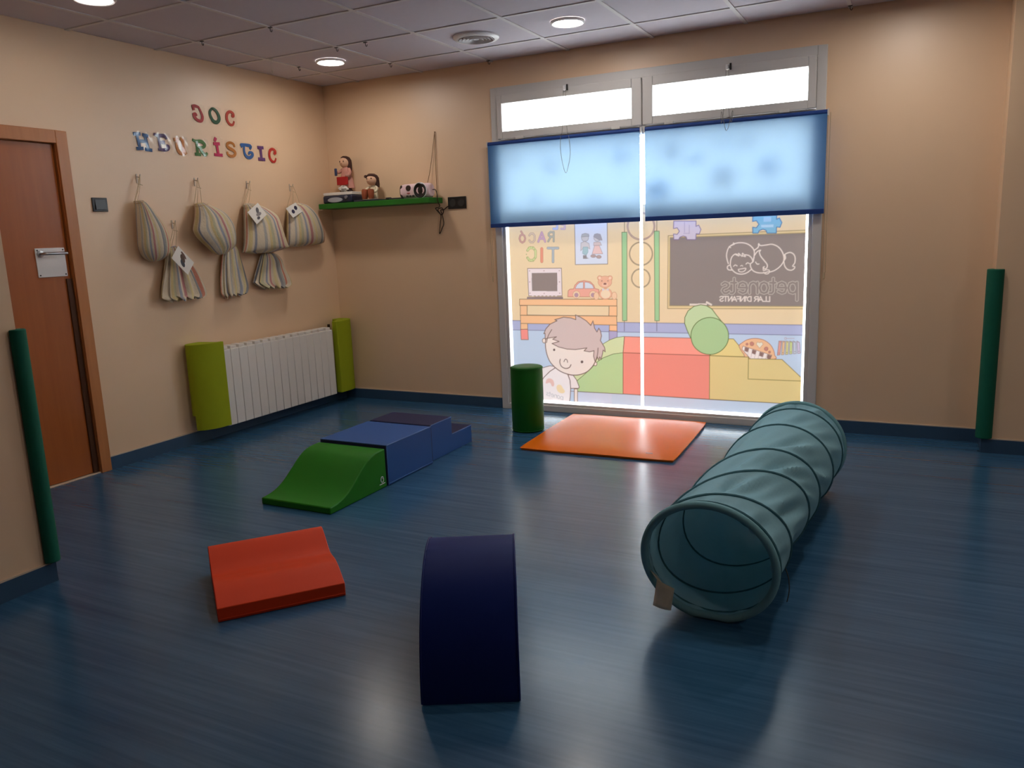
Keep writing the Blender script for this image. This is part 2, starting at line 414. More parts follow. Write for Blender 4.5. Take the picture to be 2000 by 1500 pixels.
ART=[
('P',(235,206,168),[1433,1938,3928,1745,3999,-198,1310,-461]),
('P',(180,180,210),[1369,687,2483,685,3967,688,3999,-198,1310,-461]),
('L',(120,112,140),4,[1369,687,2483,685,3967,688]),
('P',(198,208,226),[1365,613,2482,616,3748,621,3969,620,3999,-198,1310,-461]),
('L',(120,115,145),4,[1365,613,2482,616,3748,621,3969,620]),
('L',(125,98,80),4,[2545,1399,2544,1320]),
('L',(110,100,120),4,[2536,698,2535,623]),
('P',(168,202,152),[2525,1321,2562,1320,2555,698,2522,697]),
('SP',(110,120,85),4,[2525,1321,2562,1320,2555,698,2522,697]),
('L',(125,98,80),4,[2777,1390,2776,1320]),
('L',(110,100,120),4,[2774,701,2774,628]),
('P',(168,202,152),[2759,1321,2794,1319,2792,701,2760,701]),
('SP',(110,120,85),4,[2759,1321,2794,1319,2792,701,2760,701]),
('SC',(150,110,125),4,[2763,1353,2758,1325,2744,1299,2722,1279,2694,1266,2663,1262,2632,1268,2604,1282,2582,1304,2568,1331,2563,1361,2569,1390,2583,1416,2606,1436,2634,1448,2665,1451,2695,1445,2723,1431,2744,1409,2758,1383]),
('SC',(150,110,125),4,[2756,1354,2751,1327,2738,1303,2718,1284,2692,1273,2663,1269,2635,1275,2609,1288,2588,1308,2575,1333,2571,1361,2576,1388,2589,1412,2610,1430,2636,1442,2665,1445,2693,1439,2719,1426,2739,1406,2751,1381]),
('SC',(150,128,108),4,[2747,1167,2743,1142,2731,1119,2712,1102,2688,1090,2662,1087,2636,1091,2612,1103,2593,1122,2581,1145,2577,1171,2582,1196,2594,1219,2613,1236,2637,1247,2663,1251,2689,1246,2713,1234,2731,1215,2743,1192]),
('SC',(150,128,108),4,[2742,1167,2738,1144,2726,1122,2709,1106,2687,1095,2662,1092,2637,1096,2615,1107,2597,1125,2586,1147,2582,1171,2587,1195,2598,1216,2616,1232,2638,1243,2663,1246,2688,1241,2710,1230,2727,1212,2738,1191]),
('SC',(150,128,108),4,[2729,999,2725,978,2715,959,2700,945,2681,935,2660,932,2638,935,2619,945,2604,960,2594,979,2591,1000,2595,1021,2605,1039,2620,1054,2639,1063,2661,1066,2682,1062,2701,1053,2716,1038,2725,1019]),
('SC',(150,128,108),4,[2723,999,2720,980,2711,962,2697,949,2679,940,2660,937,2640,940,2622,949,2608,963,2599,980,2596,1000,2600,1019,2609,1036,2623,1050,2641,1058,2661,1061,2680,1058,2698,1049,2712,1035,2720,1018]),
('P',(238,208,170),[1767,804,2422,803,2420,730,1764,730]),
('SP',(125,98,80),4,[1767,804,2422,803,2420,730,1764,730]),
('P',(246,192,148),[1705,850,2482,852,2481,803,1703,803]),
('SP',(125,98,80),4,[1705,850,2482,852,2481,803,1703,803]),
('P',(246,192,148),[1709,801,1767,802,1764,728,1706,727]),
('SP',(125,98,80),4,[1709,801,1767,802,1764,728,1706,727]),
('P',(246,192,148),[2422,803,2482,803,2481,730,2420,730]),
('SP',(125,98,80),4,[2422,803,2482,803,2481,730,2420,730]),
('P',(182,170,202),[2419,623,2481,622,2480,568,2419,550]),
('SP',(120,105,130),4,[2419,623,2481,622,2480,568,2419,550]),
('P',(246,192,148),[2422,665,2480,666,2480,621,2421,623]),
('SP',(125,98,80),4,[2422,665,2480,666,2480,621,2421,623]),
('P',(246,192,148),[1707,665,1766,665,1765,621,1705,619]),
('SP',(125,98,80),4,[1707,665,1766,665,1765,621,1705,619]),
('P',(248,152,142),[1705,619,1766,621,1768,541,1706,540]),
('SP',(125,98,80),4,[1705,619,1766,621,1768,541,1706,540]),
('P',(245,190,145),[1707,727,2478,730,2480,665,1707,665]),
('SP',(125,98,80),4,[1707,727,2478,730,2480,665,1707,665]),
('P',(150,128,124),[1770,869,2062,871,2065,851,1766,850]),
('P',(236,216,216),[1781,1080,2057,1078,2057,875,1783,875]),
('SP',(120,92,84),4,[1781,1080,2057,1078,2057,875,1783,875]),
('P',(152,133,127),[1814,1045,2022,1046,2020,909,1812,912]),
('C',(185,150,150),[1802,1062,1800,1059,1797,1057,1793,1059,1792,1062,1794,1065,1797,1066,1800,1065]),
('C',(185,150,150),[2044,1060,2043,1057,2040,1056,2036,1058,2035,1060,2036,1063,2040,1065,2043,1063]),
('C',(185,150,150),[1799,895,1797,892,1794,890,1791,892,1789,895,1791,898,1794,899,1798,898]),
('C',(185,150,150),[2043,894,2041,891,2038,890,2035,891,2034,894,2035,897,2038,899,2042,897]),
('C',(185,150,150),[1921,1061,1919,1058,1916,1057,1912,1058,1911,1061,1913,1064,1916,1065,1919,1064]),
('C',(185,150,150),[1916,893,1915,890,1911,889,1908,890,1907,893,1908,896,1912,898,1915,896]),
('C',(185,150,150),[1800,979,1798,976,1795,975,1791,976,1790,979,1792,982,1795,984,1798,982]),
('C',(185,150,150),[2043,978,2042,975,2038,973,2035,975,2034,978,2035,981,2039,982,2042,981]),
('C',(225,205,205),[1826,875,1823,872,1817,871,1811,872,1809,875,1812,878,1817,880,1823,878]),
('C',(225,205,205),[1858,875,1855,872,1849,871,1843,872,1841,875,1844,878,1850,880,1855,878]),
('C',(225,205,205),[1890,875,1887,872,1881,871,1875,872,1873,875,1876,878,1882,880,1887,878]),
('C',(225,205,205),[1921,875,1919,872,1913,871,1907,872,1905,875,1908,878,1913,880,1919,878]),
('C',(225,205,205),[1953,875,1951,872,1945,871,1939,872,1937,875,1939,878,1945,880,1951,878]),
('C',(225,205,205),[1985,875,1982,872,1976,871,1971,872,1968,875,1971,878,1977,880,1982,878]),
('C',(225,205,205),[2016,875,2013,872,2008,871,2002,872,2000,875,2002,878,2008,880,2014,878]),
('P',(236,168,150),[2102,868,2106,913,2121,924,2150,926,2160,953,2185,977,2233,986,2281,977,2308,952,2317,928,2346,921,2345,868]),
('SP',(190,125,105),4,[2102,868,2106,913,2121,924,2150,926,2160,953,2185,977,2233,986,2281,977,2308,952,2317,928,2346,921,2345,868]),
('P',(216,214,222),[2162,928,2175,955,2199,973,2227,976,2226,928]),
('SP',(170,110,100),3,[2162,928,2175,955,2199,973,2227,976,2226,928]),
('P',(216,214,222),[2236,928,2237,976,2271,971,2297,954,2309,928]),
('SP',(170,110,100),3,[2236,928,2237,976,2271,971,2297,954,2309,928]),
('C',(240,205,170),[2199,883,2197,875,2193,867,2187,861,2179,857,2170,856,2161,857,2154,861,2147,867,2144,875,2142,883,2144,892,2148,900,2155,906,2163,910,2171,911,2180,910,2188,906,2194,900,2197,892]),
('SC',(205,150,125),3,[2199,883,2197,875,2193,867,2187,861,2179,857,2170,856,2161,857,2154,861,2147,867,2144,875,2142,883,2144,892,2148,900,2155,906,2163,910,2171,911,2180,910,2188,906,2194,900,2197,892]),
('C',(190,150,160),[2187,881,2187,876,2184,871,2180,867,2175,865,2170,864,2165,865,2160,867,2157,871,2154,876,2154,881,2155,886,2157,891,2161,895,2166,897,2171,898,2176,897,2181,895,2184,891,2187,886]),
('C',(240,205,170),[2327,883,2326,875,2322,867,2316,861,2308,857,2299,856,2291,857,2283,861,2277,867,2274,875,2272,883,2274,892,2278,900,2284,906,2292,910,2301,911,2309,910,2317,906,2323,900,2326,892]),
('SC',(205,150,125),3,[2327,883,2326,875,2322,867,2316,861,2308,857,2299,856,2291,857,2283,861,2277,867,2274,875,2272,883,2274,892,2278,900,2284,906,2292,910,2301,911,2309,910,2317,906,2323,900,2326,892]),
('C',(190,150,160),[2317,881,2316,876,2313,871,2309,868,2305,865,2300,864,2294,865,2290,868,2286,871,2284,876,2283,881,2284,886,2287,891,2290,895,2295,897,2300,898,2305,897,2310,895,2314,891,2316,886]),
('C',(233,176,148),[2445,890,2443,878,2436,867,2425,858,2411,852,2396,850,2381,852,2367,858,2356,867,2350,878,2347,890,2350,902,2357,913,2368,922,2382,928,2397,930,2412,928,2426,922,2437,913,2443,902]),
('SC',(205,145,115),3,[2445,890,2443,878,2436,867,2425,858,2411,852,2396,850,2381,852,2367,858,2356,867,2350,878,2347,890,2350,902,2357,913,2368,922,2382,928,2397,930,2412,928,2426,922,2437,913,2443,902]),
('C',(233,176,148),[2372,1003,2371,998,2368,994,2364,990,2359,988,2354,987,2348,988,2343,990,2340,994,2337,999,2336,1004,2337,1009,2340,1014,2344,1017,2349,1020,2354,1020,2360,1019,2365,1017,2369,1013,2371,1009]),
('SC',(205,145,115),3,[2372,1003,2371,998,2368,994,2364,990,2359,988,2354,987,2348,988,2343,990,2340,994,2337,999,2336,1004,2337,1009,2340,1014,2344,1017,2349,1020,2354,1020,2360,1019,2365,1017,2369,1013,2371,1009]),
('C',(233,176,148),[2450,1001,2449,996,2447,991,2443,987,2437,985,2432,984,2426,985,2421,988,2417,991,2414,996,2413,1002,2414,1007,2417,1012,2421,1016,2426,1018,2432,1019,2438,1018,2443,1016,2447,1012,2450,1007]),
('SC',(205,145,115),3,[2450,1001,2449,996,2447,991,2443,987,2437,985,2432,984,2426,985,2421,988,2417,991,2414,996,2413,1002,2414,1007,2417,1012,2421,1016,2426,1018,2432,1019,2438,1018,2443,1016,2447,1012,2450,1007]),
('C',(233,176,148),[2445,975,2443,963,2435,951,2423,942,2409,936,2393,934,2377,936,2362,942,2351,951,2343,963,2341,976,2344,989,2351,1001,2363,1010,2378,1015,2394,1017,2410,1015,2424,1009,2436,1000,2443,988]),
('SC',(205,145,115),3,[2445,975,2443,963,2435,951,2423,942,2409,936,2393,934,2377,936,2362,942,2351,951,2343,963,2341,976,2344,989,2351,1001,2363,1010,2378,1015,2394,1017,2410,1015,2424,1009,2436,1000,2443,988]),
('C',(241,212,182),[2433,888,2431,878,2426,870,2418,863,2407,859,2396,857,2385,858,2375,863,2367,870,2362,878,2360,888,2362,897,2367,906,2376,913,2386,917,2397,919,2408,917,2418,913,2426,906,2431,897]),
('C',(241,205,180),[2363,1004,2363,1001,2362,998,2360,997,2357,995,2354,995,2351,995,2348,997,2346,999,2345,1001,2345,1004,2345,1006,2347,1009,2349,1011,2351,1012,2354,1012,2357,1012,2360,1011,2362,1009,2363,1006]),
('C',(241,205,180),[2441,1002,2441,999,2439,996,2437,995,2435,993,2432,993,2429,993,2426,995,2424,997,2423,999,2423,1002,2423,1004,2424,1007,2427,1009,2429,1010,2432,1010,2435,1010,2437,1009,2439,1007,2441,1004]),
('C',(240,198,165),[2346,875,2345,866,2342,858,2337,852,2331,848,2325,847,2319,848,2314,852,2309,858,2307,866,2306,875,2307,883,2310,891,2315,897,2320,901,2326,902,2332,901,2338,897,2342,891,2345,883]),
('SC',(205,145,115),3,[2346,875,2345,866,2342,858,2337,852,2331,848,2325,847,2319,848,2314,852,2309,858,2307,866,2306,875,2307,883,2310,891,2315,897,2320,901,2326,902,2332,901,2338,897,2342,891,2345,883]),
('C',(240,198,165),[2482,876,2481,868,2478,860,2473,854,2468,850,2462,849,2456,850,2451,854,2446,860,2444,868,2443,876,2444,884,2447,892,2451,898,2457,902,2463,903,2469,902,2474,898,2478,892,2481,884]),
('SC',(205,145,115),3,[2482,876,2481,868,2478,860,2473,854,2468,850,2462,849,2456,850,2451,854,2446,860,2444,868,2443,876,2444,884,2447,892,2451,898,2457,902,2463,903,2469,902,2474,898,2478,892,2481,884]),
('C',(238,190,165),[2416,956,2415,951,2412,947,2407,944,2400,941,2393,941,2386,941,2379,944,2374,947,2371,951,2370,956,2371,961,2374,965,2380,968,2386,971,2393,971,2400,971,2407,968,2412,965,2415,961]),
('C',(150,100,92),[2405,961,2403,957,2397,955,2389,955,2383,957,2381,961,2383,965,2389,968,2397,968,2403,965]),
('C',(120,85,80),[2374,982,2373,980,2370,979,2367,980,2366,982,2368,985,2370,986,2373,985]),
('C',(120,85,80),[2420,982,2419,980,2417,979,2414,980,2413,982,2414,985,2417,986,2419,985]),
('P',(215,205,210),[2372,930,2397,921,2371,912]),
('P',(215,205,210),[2421,930,2397,921,2420,912]),
('P',(216,216,228),[2169,1454,2417,1443,2416,1102,2168,1102]),
('SP',(120,95,88),4,[2169,1454,2417,1443,2416,1102,2168,1102]),
('C',(205,198,200),[2274,1292,2273,1283,2269,1276,2263,1270,2255,1267,2246,1266,2238,1267,2230,1271,2224,1277,2221,1285,2220,1293,2221,1302,2225,1309,2231,1315,2239,1318,2248,1319,2256,1318,2264,1314,2269,1308,2273,1300]),
('SC',(150,140,145),3,[2274,1292,2273,1283,2269,1276,2263,1270,2255,1267,2246,1266,2238,1267,2230,1271,2224,1277,2221,1285,2220,1293,2221,1302,2225,1309,2231,1315,2239,1318,2248,1319,2256,1318,2264,1314,2269,1308,2273,1300]),
('P',(180,178,182),[2219,1298,2224,1317,2250,1323,2276,1316,2278,1301]),
('SP',(150,140,145),3,[2219,1298,2224,1317,2250,1323,2276,1316,2278,1301]),
('P',(208,198,200),[2215,1256,2244,1267,2277,1250,2283,1211,2262,1225,2238,1225,2212,1200]),
('SP',(155,145,148),3,[2215,1256,2244,1267,2277,1250,2283,1211,2262,1225,2238,1225,2212,1200]),
('P',(168,190,195),[2231,1226,2267,1225,2268,1190,2254,1168,2226,1180]),
('SP',(140,160,165),3,[2231,1226,2267,1225,2268,1190,2254,1168,2226,1180]),
('P',(150,142,145),[2228,1169,2256,1168,2258,1151,2277,1144,2229,1142]),
('C',(210,200,202),[2366,1287,2365,1279,2361,1273,2355,1268,2348,1265,2340,1264,2332,1265,2325,1269,2320,1274,2316,1281,2315,1288,2316,1295,2320,1302,2326,1307,2333,1310,2341,1311,2349,1310,2356,1306,2362,1301,2365,1294]),
('SC',(155,142,148),3,[2366,1287,2365,1279,2361,1273,2355,1268,2348,1265,2340,1264,2332,1265,2325,1269,2320,1274,2316,1281,2315,1288,2316,1295,2320,1302,2326,1307,2333,1310,2341,1311,2349,1310,2356,1306,2362,1301,2365,1294]),
('P',(170,162,168),[2313,1297,2320,1314,2341,1318,2364,1312,2377,1271,2357,1272]),
('SP',(150,140,145),3,[2313,1297,2320,1314,2341,1318,2364,1312,2377,1271,2357,1272]),
('P',(214,192,190),[2314,1258,2361,1259,2372,1235,2312,1234]),
('SP',(165,150,150),3,[2314,1258,2361,1259,2372,1235,2312,1234]),
('P',(226,190,186),[2319,1234,2354,1235,2380,1175,2299,1174]),
('SP',(170,145,145),3,[2319,1234,2354,1235,2380,1175,2299,1174]),
('C',(185,160,155),[2328,1160,2325,1155,2318,1152,2308,1151,2298,1152,2291,1156,2288,1161,2291,1166,2298,1169,2308,1170,2318,1169,2325,1165]),
('SC',(150,125,125),3,[2328,1160,2325,1155,2318,1152,2308,1151,2298,1152,2291,1156,2288,1161,2291,1166,2298,1169,2308,1170,2318,1169,2325,1165]),
('C',(185,160,155),[2368,1153,2366,1148,2359,1144,2350,1143,2340,1145,2334,1149,2331,1154,2334,1160,2341,1163,2350,1165,2359,1163,2366,1159]),
('SC',(150,125,125),3,[2368,1153,2366,1148,2359,1144,2350,1143,2340,1145,2334,1149,2331,1154,2334,1160,2341,1163,2350,1165,2359,1163,2366,1159]),
('L',(180,150,170),15,[2066,1422,2093,1421,2091,1360,2064,1361]),
('L',(180,150,170),15,[2092,1391,2070,1392]),
('L',(215,180,190),10,[2066,1422,2093,1421,2091,1360,2064,1361]),
('L',(215,180,190),10,[2092,1391,2070,1392]),
('L',(160,155,185),17,[2033,1425,2031,1363,2002,1364]),
('L',(190,190,220),12,[2033,1425,2031,1363,2002,1364]),
('L',(150,140,125),15,[2001,1274,2003,1340,1976,1341,1963,1331,1962,1318,1975,1308,2002,1307]),
('L',(150,140,125),15,[1979,1308,1957,1275]),
('L',(185,178,165),10,[2001,1274,2003,1340,1976,1341,1963,1331,1962,1318,1975,1308,2002,1307]),
('L',(185,178,165),10,[1979,1308,1957,1275]),
('L',(185,140,160),17,[1932,1274,1907,1341,1877,1275]),
('L',(185,140,160),17,[1923,1296,1887,1297]),
('L',(205,165,182),12,[1932,1274,1907,1341,1877,1275]),
('L',(205,165,182),12,[1923,1296,1887,1297]),
('L',(165,130,120),14,[1805,1323,1816,1335,1836,1335,1848,1319,1847,1287,1833,1272,1813,1273,1804,1286]),
('L',(226,196,172),9,[1805,1323,1816,1335,1836,1335,1848,1319,1847,1287,1833,1272,1813,1273,1804,1286]),
('L',(180,130,120),15,[1747,1332,1764,1322,1770,1301,1762,1281,1745,1272,1729,1282,1723,1303,1730,1324,1747,1332]),
('L',(180,130,120),15,[1748,1339,1738,1354]),
('L',(210,160,148),10,[1747,1332,1764,1322,1770,1301,1762,1281,1745,1272,1729,1282,1723,1303,1730,1324,1747,1332]),
('L',(210,160,148),10,[1748,1339,1738,1354]),
('L',(130,130,135),19,[1991,1125,1994,1225]),
('L',(130,130,135),19,[2034,1224,1953,1226]),
('L',(176,178,182),14,[1991,1125,1994,1225]),
('L',(176,178,182),14,[2034,1224,1953,1226]),
('L',(195,120,100),23,[1900,1130,1903,1222]),
('L',(228,150,126),18,[1900,1130,1903,1222]),
('L',(150,150,100),19,[1787,1214,1802,1232,1833,1232,1852,1208,1850,1162,1829,1139,1799,1140,1784,1159]),
('L',(208,208,150),14,[1787,1214,1802,1232,1833,1232,1852,1208,1850,1162,1829,1139,1799,1140,1784,1159]),
('C',(170,170,115),[1848,1155,1846,1152,1841,1152,1839,1155,1841,1159,1846,1159]),
('C',(170,170,115),[1833,1138,1831,1135,1826,1135,1824,1138,1827,1142,1831,1142]),
('C',(170,170,115),[1815,1133,1812,1129,1808,1129,1806,1133,1808,1136,1813,1136]),
('C',(170,170,115),[1797,1140,1795,1137,1790,1137,1788,1140,1790,1144,1795,1144]),
('C',(170,170,115),[1784,1159,1782,1156,1777,1156,1775,1159,1778,1163,1782,1163]),
('C',(170,170,115),[1780,1185,1777,1181,1773,1181,1771,1185,1773,1188,1778,1188]),
('C',(170,170,115),[1785,1210,1782,1207,1778,1207,1776,1211,1778,1214,1783,1214]),
('C',(170,170,115),[1798,1230,1795,1227,1791,1227,1789,1230,1791,1234,1796,1234]),
('C',(170,170,115),[1816,1239,1813,1235,1809,1236,1807,1239,1809,1243,1813,1243]),
('C',(170,170,115),[1834,1235,1832,1231,1827,1232,1825,1235,1827,1239,1832,1238]),
('C',(170,170,115),[1849,1219,1846,1215,1842,1215,1839,1219,1842,1223,1846,1222]),
('P',(228,200,152),[2856,1287,3777,1292,3792,793,2852,787]),
('SP',(160,128,95),4,[2856,1287,3777,1292,3792,793,2852,787]),
('P',(148,132,126),[2869,1272,3777,1275,3792,808,2866,807]),
('SP',(175,150,110),5,[2869,1272,3777,1275,3792,808,2866,807]),
('LC',(226,208,198),7,[3264,1090,3255,1120,3252,1151,3263,1191,3287,1213,3322,1224,3362,1223,3396,1210,3421,1187,3431,1162,3429,1127,3425,1100]),
('LC',(226,208,198),6,[3295,1225,3302,1217,3287,1210,3268,1201,3278,1195]),
('LC',(226,208,198),7,[3277,1080,3279,1110,3288,1135,3306,1151,3323,1149]),
('LC',(226,208,198),7,[3373,1146,3397,1140,3415,1122,3423,1100]),
('LC',(226,208,198),6,[3308,1150,3333,1139,3330,1156,3353,1136,3355,1156,3375,1134,3353,1141]),
('LC',(226,208,198),7,[3277,1080,3262,1075,3258,1062,3267,1049,3292,1047]),
('LC',(226,208,198),7,[3277,1080,3287,1054,3305,1034,3330,1022,3360,1020,3389,1030,3414,1050]),
('LC',(226,208,198),6,[3299,1072,3309,1080,3322,1074]),
('LC',(226,208,198),6,[3379,1085,3388,1093,3401,1088]),
('LC',(226,208,198),6,[3330,1051,3349,1054,3377,1058,3373,1043,3355,1034,3335,1038,3330,1051]),
('LC',(226,208,198),5,[3344,1073,3352,1077,3358,1072]),
('LC',(226,208,198),7,[3429,1127,3420,1097,3408,1087,3409,1067,3424,1042,3453,1028,3492,1026,3521,1033]),
('LC',(226,208,198),7,[3434,1142,3439,1151,3451,1166,3470,1173,3463,1161,3471,1136,3490,1111,3513,1081,3513,1061,3501,1051,3489,1061,3496,1066]),
('LC',(226,208,198),6,[3489,1056,3492,1041,3511,1046,3528,1041,3524,1023,3507,1019,3492,1029]),
('LC',(226,208,198),7,[3431,1174,3455,1193,3457,1215,3469,1203,3508,1206,3541,1209,3575,1195,3599,1170,3614,1138,3617,1108,3608,1084,3588,1060,3559,1040,3531,1031]),
('LC',(226,208,198),6,[3440,1097,3450,1084,3462,1084]),
('LC',(226,208,198),7,[3616,1138,3633,1149,3656,1154,3677,1141,3686,1117,3684,1087,3672,1068,3684,1063,3682,1051,3664,1041,3640,1047,3623,1069,3617,1098]),
('P',(226,208,198),[3614,1138,3627,1140,3631,1118,3620,1098,3615,1118]),
('L',(196,180,168),21,[3704,849,3701,962]),
('L',(196,180,168),21,[3702,932,3693,955,3675,962,3657,955,3649,927,3659,900,3677,894,3694,900,3702,921]),
('L',(196,180,168),21,[3634,929,3582,930,3589,955,3608,963,3626,955,3636,927,3628,900,3610,894,3587,905]),
('L',(196,180,168),21,[3554,989,3556,905,3547,894,3533,894]),
('L',(196,180,168),21,[3568,961,3534,961]),
('L',(196,180,168),21,[3496,964,3514,956,3524,928,3515,900,3497,894,3479,901,3469,928,3478,956,3496,964]),
('L',(196,180,168),21,[3456,894,3455,964]),
('L',(196,180,168),21,[3455,939,3441,960,3427,964,3411,957,3404,939,3405,894]),
('L',(196,180,168),21,[3387,930,3333,931,3340,957,3360,965,3379,957,3389,928,3380,901,3361,894,3338,905]),
('L',(196,180,168),21,[3304,991,3305,905,3296,894,3282,894]),
('L',(196,180,168),21,[3318,963,3283,963]),
('L',(196,180,168),21,[3226,954,3243,965,3262,958,3268,945,3257,933,3234,925,3226,911,3239,894,3258,894,3272,905]),
('L',(148,132,126),13,[3704,849,3701,962]),
('L',(148,132,126),13,[3702,932,3693,955,3675,962,3657,955,3649,927,3659,900,3677,894,3694,900,3702,921]),
('L',(148,132,126),13,[3634,929,3582,930,3589,955,3608,963,3626,955,3636,927,3628,900,3610,894,3587,905]),
('L',(148,132,126),13,[3554,989,3556,905,3547,894,3533,894]),
('L',(148,132,126),13,[3568,961,3534,961]),
('L',(148,132,126),13,[3496,964,3514,956,3524,928,3515,900,3497,894,3479,901,3469,928,3478,956,3496,964]),
('L',(148,132,126),13,[3456,894,3455,964]),
('L',(148,132,126),13,[3455,939,3441,960,3427,964,3411,957,3404,939,3405,894]),
('L',(148,132,126),13,[3387,930,3333,931,3340,957,3360,965,3379,957,3389,928,3380,901,3361,894,3338,905]),
('L',(148,132,126),13,[3304,991,3305,905,3296,894,3282,894]),
('L',(148,132,126),13,[3318,963,3283,963]),
('L',(148,132,126),13,[3226,954,3243,965,3262,958,3268,945,3257,933,3234,925,3226,911,3239,894,3258,894,3272,905]),
('L',(226,208,198),7,[3534,871,3535,839,3515,840]),
('L',(226,208,198),7,[3512,871,3513,840,3493,840]),
('L',(226,208,198),7,[3491,840,3476,871,3463,840]),
('L',(226,208,198),7,[3486,850,3467,850]),
('L',(226,208,198),7,[3461,840,3461,871,3446,871,3438,866,3438,860,3446,855,3461,855]),
('L',(226,208,198),7,[3448,855,3437,840]),
('L',(226,208,198),7,[3416,840,3416,871,3403,871,3392,863,3392,848,3403,840,3416,840]),
('L',(226,208,198),7,[3385,871,3386,863]),
('L',(226,208,198),7,[3379,840,3378,871]),
('L',(226,208,198),7,[3373,840,3373,871,3350,840,3349,871]),
('L',(226,208,198),7,[3345,840,3344,871,3323,871]),
('L',(226,208,198),7,[3345,856,3327,856]),
('L',(226,208,198),7,[3322,840,3307,871,3293,840]),
('L',(226,208,198),7,[3317,850,3298,850]),
('L',(226,208,198),7,[3291,840,3291,872,3268,840,3267,872]),
('L',(226,208,198),7,[3249,840,3249,872]),
('L',(226,208,198),7,[3262,872,3235,872]),
('L',(226,208,198),7,[3211,867,3218,872,3228,872,3233,865,3230,859,3214,853,3211,846,3218,840,3228,840,3234,845]),
('P',(226,208,196),[3005,823,3124,824,3125,811,3006,809]),
('P',(226,208,196),[3121,841,3161,819,3155,808,3116,828]),
('P',(216,198,208),[2895,1383,3047,1377,3047,1342,3065,1349,3080,1320,3069,1290,3048,1293,3046,1254,2987,1256,2980,1275,2960,1281,2937,1274,2929,1258,2896,1259,2893,1296,2919,1293,2934,1313,2919,1337,2893,1333]),
('SP',(140,115,150),5,[2895,1383,3047,1377,3047,1342,3065,1349,3080,1320,3069,1290,3048,1293,3046,1254,2987,1256,2980,1275,2960,1281,2937,1274,2929,1258,2896,1259,2893,1296,2919,1293,2934,1313,2919,1337,2893,1333]),
('P',(140,186,208),[3417,1408,3565,1401,3566,1367,3583,1374,3599,1345,3588,1315,3567,1318,3566,1279,3509,1281,3501,1300,3482,1307,3459,1299,3452,1283,3419,1284,3417,1322,3441,1318,3456,1339,3440,1363,3416,1359]),
('SP',(85,120,165),5,[3417,1408,3565,1401,3566,1367,3583,1374,3599,1345,3588,1315,3567,1318,3566,1279,3509,1281,3501,1300,3482,1307,3459,1299,3452,1283,3419,1284,3417,1322,3441,1318,3456,1339,3440,1363,3416,1359]),
('L',(190,170,190),5,[2969,1372,2969,1306]),
('L',(190,170,190),5,[3001,1351,3001,1297]),
('L',(190,170,190),5,[2964,1298,3003,1297]),
('P',(185,208,222),[3469,1335,3548,1334,3548,1317,3472,1319]),
('SP',(165,190,215),3,[3469,1335,3548,1334,3548,1317,3472,1319]),
('P',(175,200,220),[3485,1385,3532,1383,3533,1354,3485,1354]),
('P',(216,220,172),[2113,281,2192,362,2280,452,2367,523,2425,557,2477,576,2534,584,2523,464,2450,453,2365,419,2284,345,2223,291,2162,242]),
('SP',(110,120,80),4,[2113,281,2192,362,2280,452,2367,523,2425,557,2477,576,2534,584,2523,464,2450,453,2365,419,2284,345,2223,291,2162,242]),
('P',(191,212,156),[2134,225,2162,243,2223,294,2284,350,2327,393,2370,422,2450,454,2523,465,2520,160,2160,159]),
('SP',(110,120,80),4,[2134,225,2162,243,2223,294,2284,350,2327,393,2370,422,2450,454,2523,465,2520,160,2160,159]),
('P',(249,160,143),[2536,583,3023,584,3152,466,2524,465]),
('SP',(165,90,75),4,[2536,583,3023,584,3152,466,2524,465]),
('P',(240,147,132),[2524,465,3147,466,3147,160,2520,161]),
('SP',(165,90,75),4,[2524,465,3147,466,3147,160,2520,161]),
('P',(234,208,142),[3210,522,3257,585,3305,586,3406,466,3146,466]),
('SP',(135,112,60),4,[3210,522,3257,585,3305,586,3406,466,3146,466]),
('C',(240,188,148),[3343,536,3362,561,3399,584,3450,593,3501,584,3543,556,3566,519,3574,486,3573,457,3401,450,3377,479]),
('SC',(185,120,100),4,[3343,536,3362,561,3399,584,3450,593,3501,584,3543,556,3566,519,3574,486,3573,457,3401,450,3377,479]),
('P',(245,228,222),[3369,539,3556,483,3545,456,3420,453,3362,517]),
('SP',(150,100,90),3,[3369,539,3556,483,3545,456,3420,453,3362,517]),
('P',(150,115,108),[3381,533,3409,525,3400,498,3377,507]),
('P',(150,115,108),[3430,518,3458,510,3450,483,3426,492]),
('P',(150,115,108),[3479,504,3507,495,3499,468,3475,477]),
('P',(150,115,108),[3528,489,3556,480,3547,453,3524,462]),
('L',(190,160,155),2,[3383,528,3375,469]),
('L',(190,160,155),2,[3407,520,3399,466]),
('L',(190,160,155),2,[3430,513,3422,463]),
('L',(190,160,155),2,[3454,505,3445,460]),
('L',(190,160,155),2,[3477,498,3469,457]),
('L',(190,160,155),2,[3500,490,3492,454]),
('L',(190,160,155),2,[3524,483,3515,451]),
('P',(240,225,205),[3477,528,3455,554,3462,569,3476,564,3490,569,3499,555]),
('SP',(205,160,130),3,[3477,528,3455,554,3462,569,3476,564,3490,569,3499,555]),
('C',(205,140,125),[3439,556,3437,549,3433,544,3427,543,3420,544,3416,549,3414,555,3415,562,3420,567,3426,569,3432,567,3437,562]),
('SC',(185,115,105),3,[3439,556,3437,549,3433,544,3427,543,3420,544,3416,549,3414,555,3415,562,3420,567,3426,569,3432,567,3437,562]),
('C',(205,140,125),[3531,525,3530,519,3526,514,3520,512,3514,514,3509,518,3507,524,3509,531,3513,535,3519,537,3525,536,3530,531]),
('SC',(185,115,105),3,[3531,525,3530,519,3526,514,3520,512,3514,514,3509,518,3507,524,3509,531,3513,535,3519,537,3525,536,3530,531]),
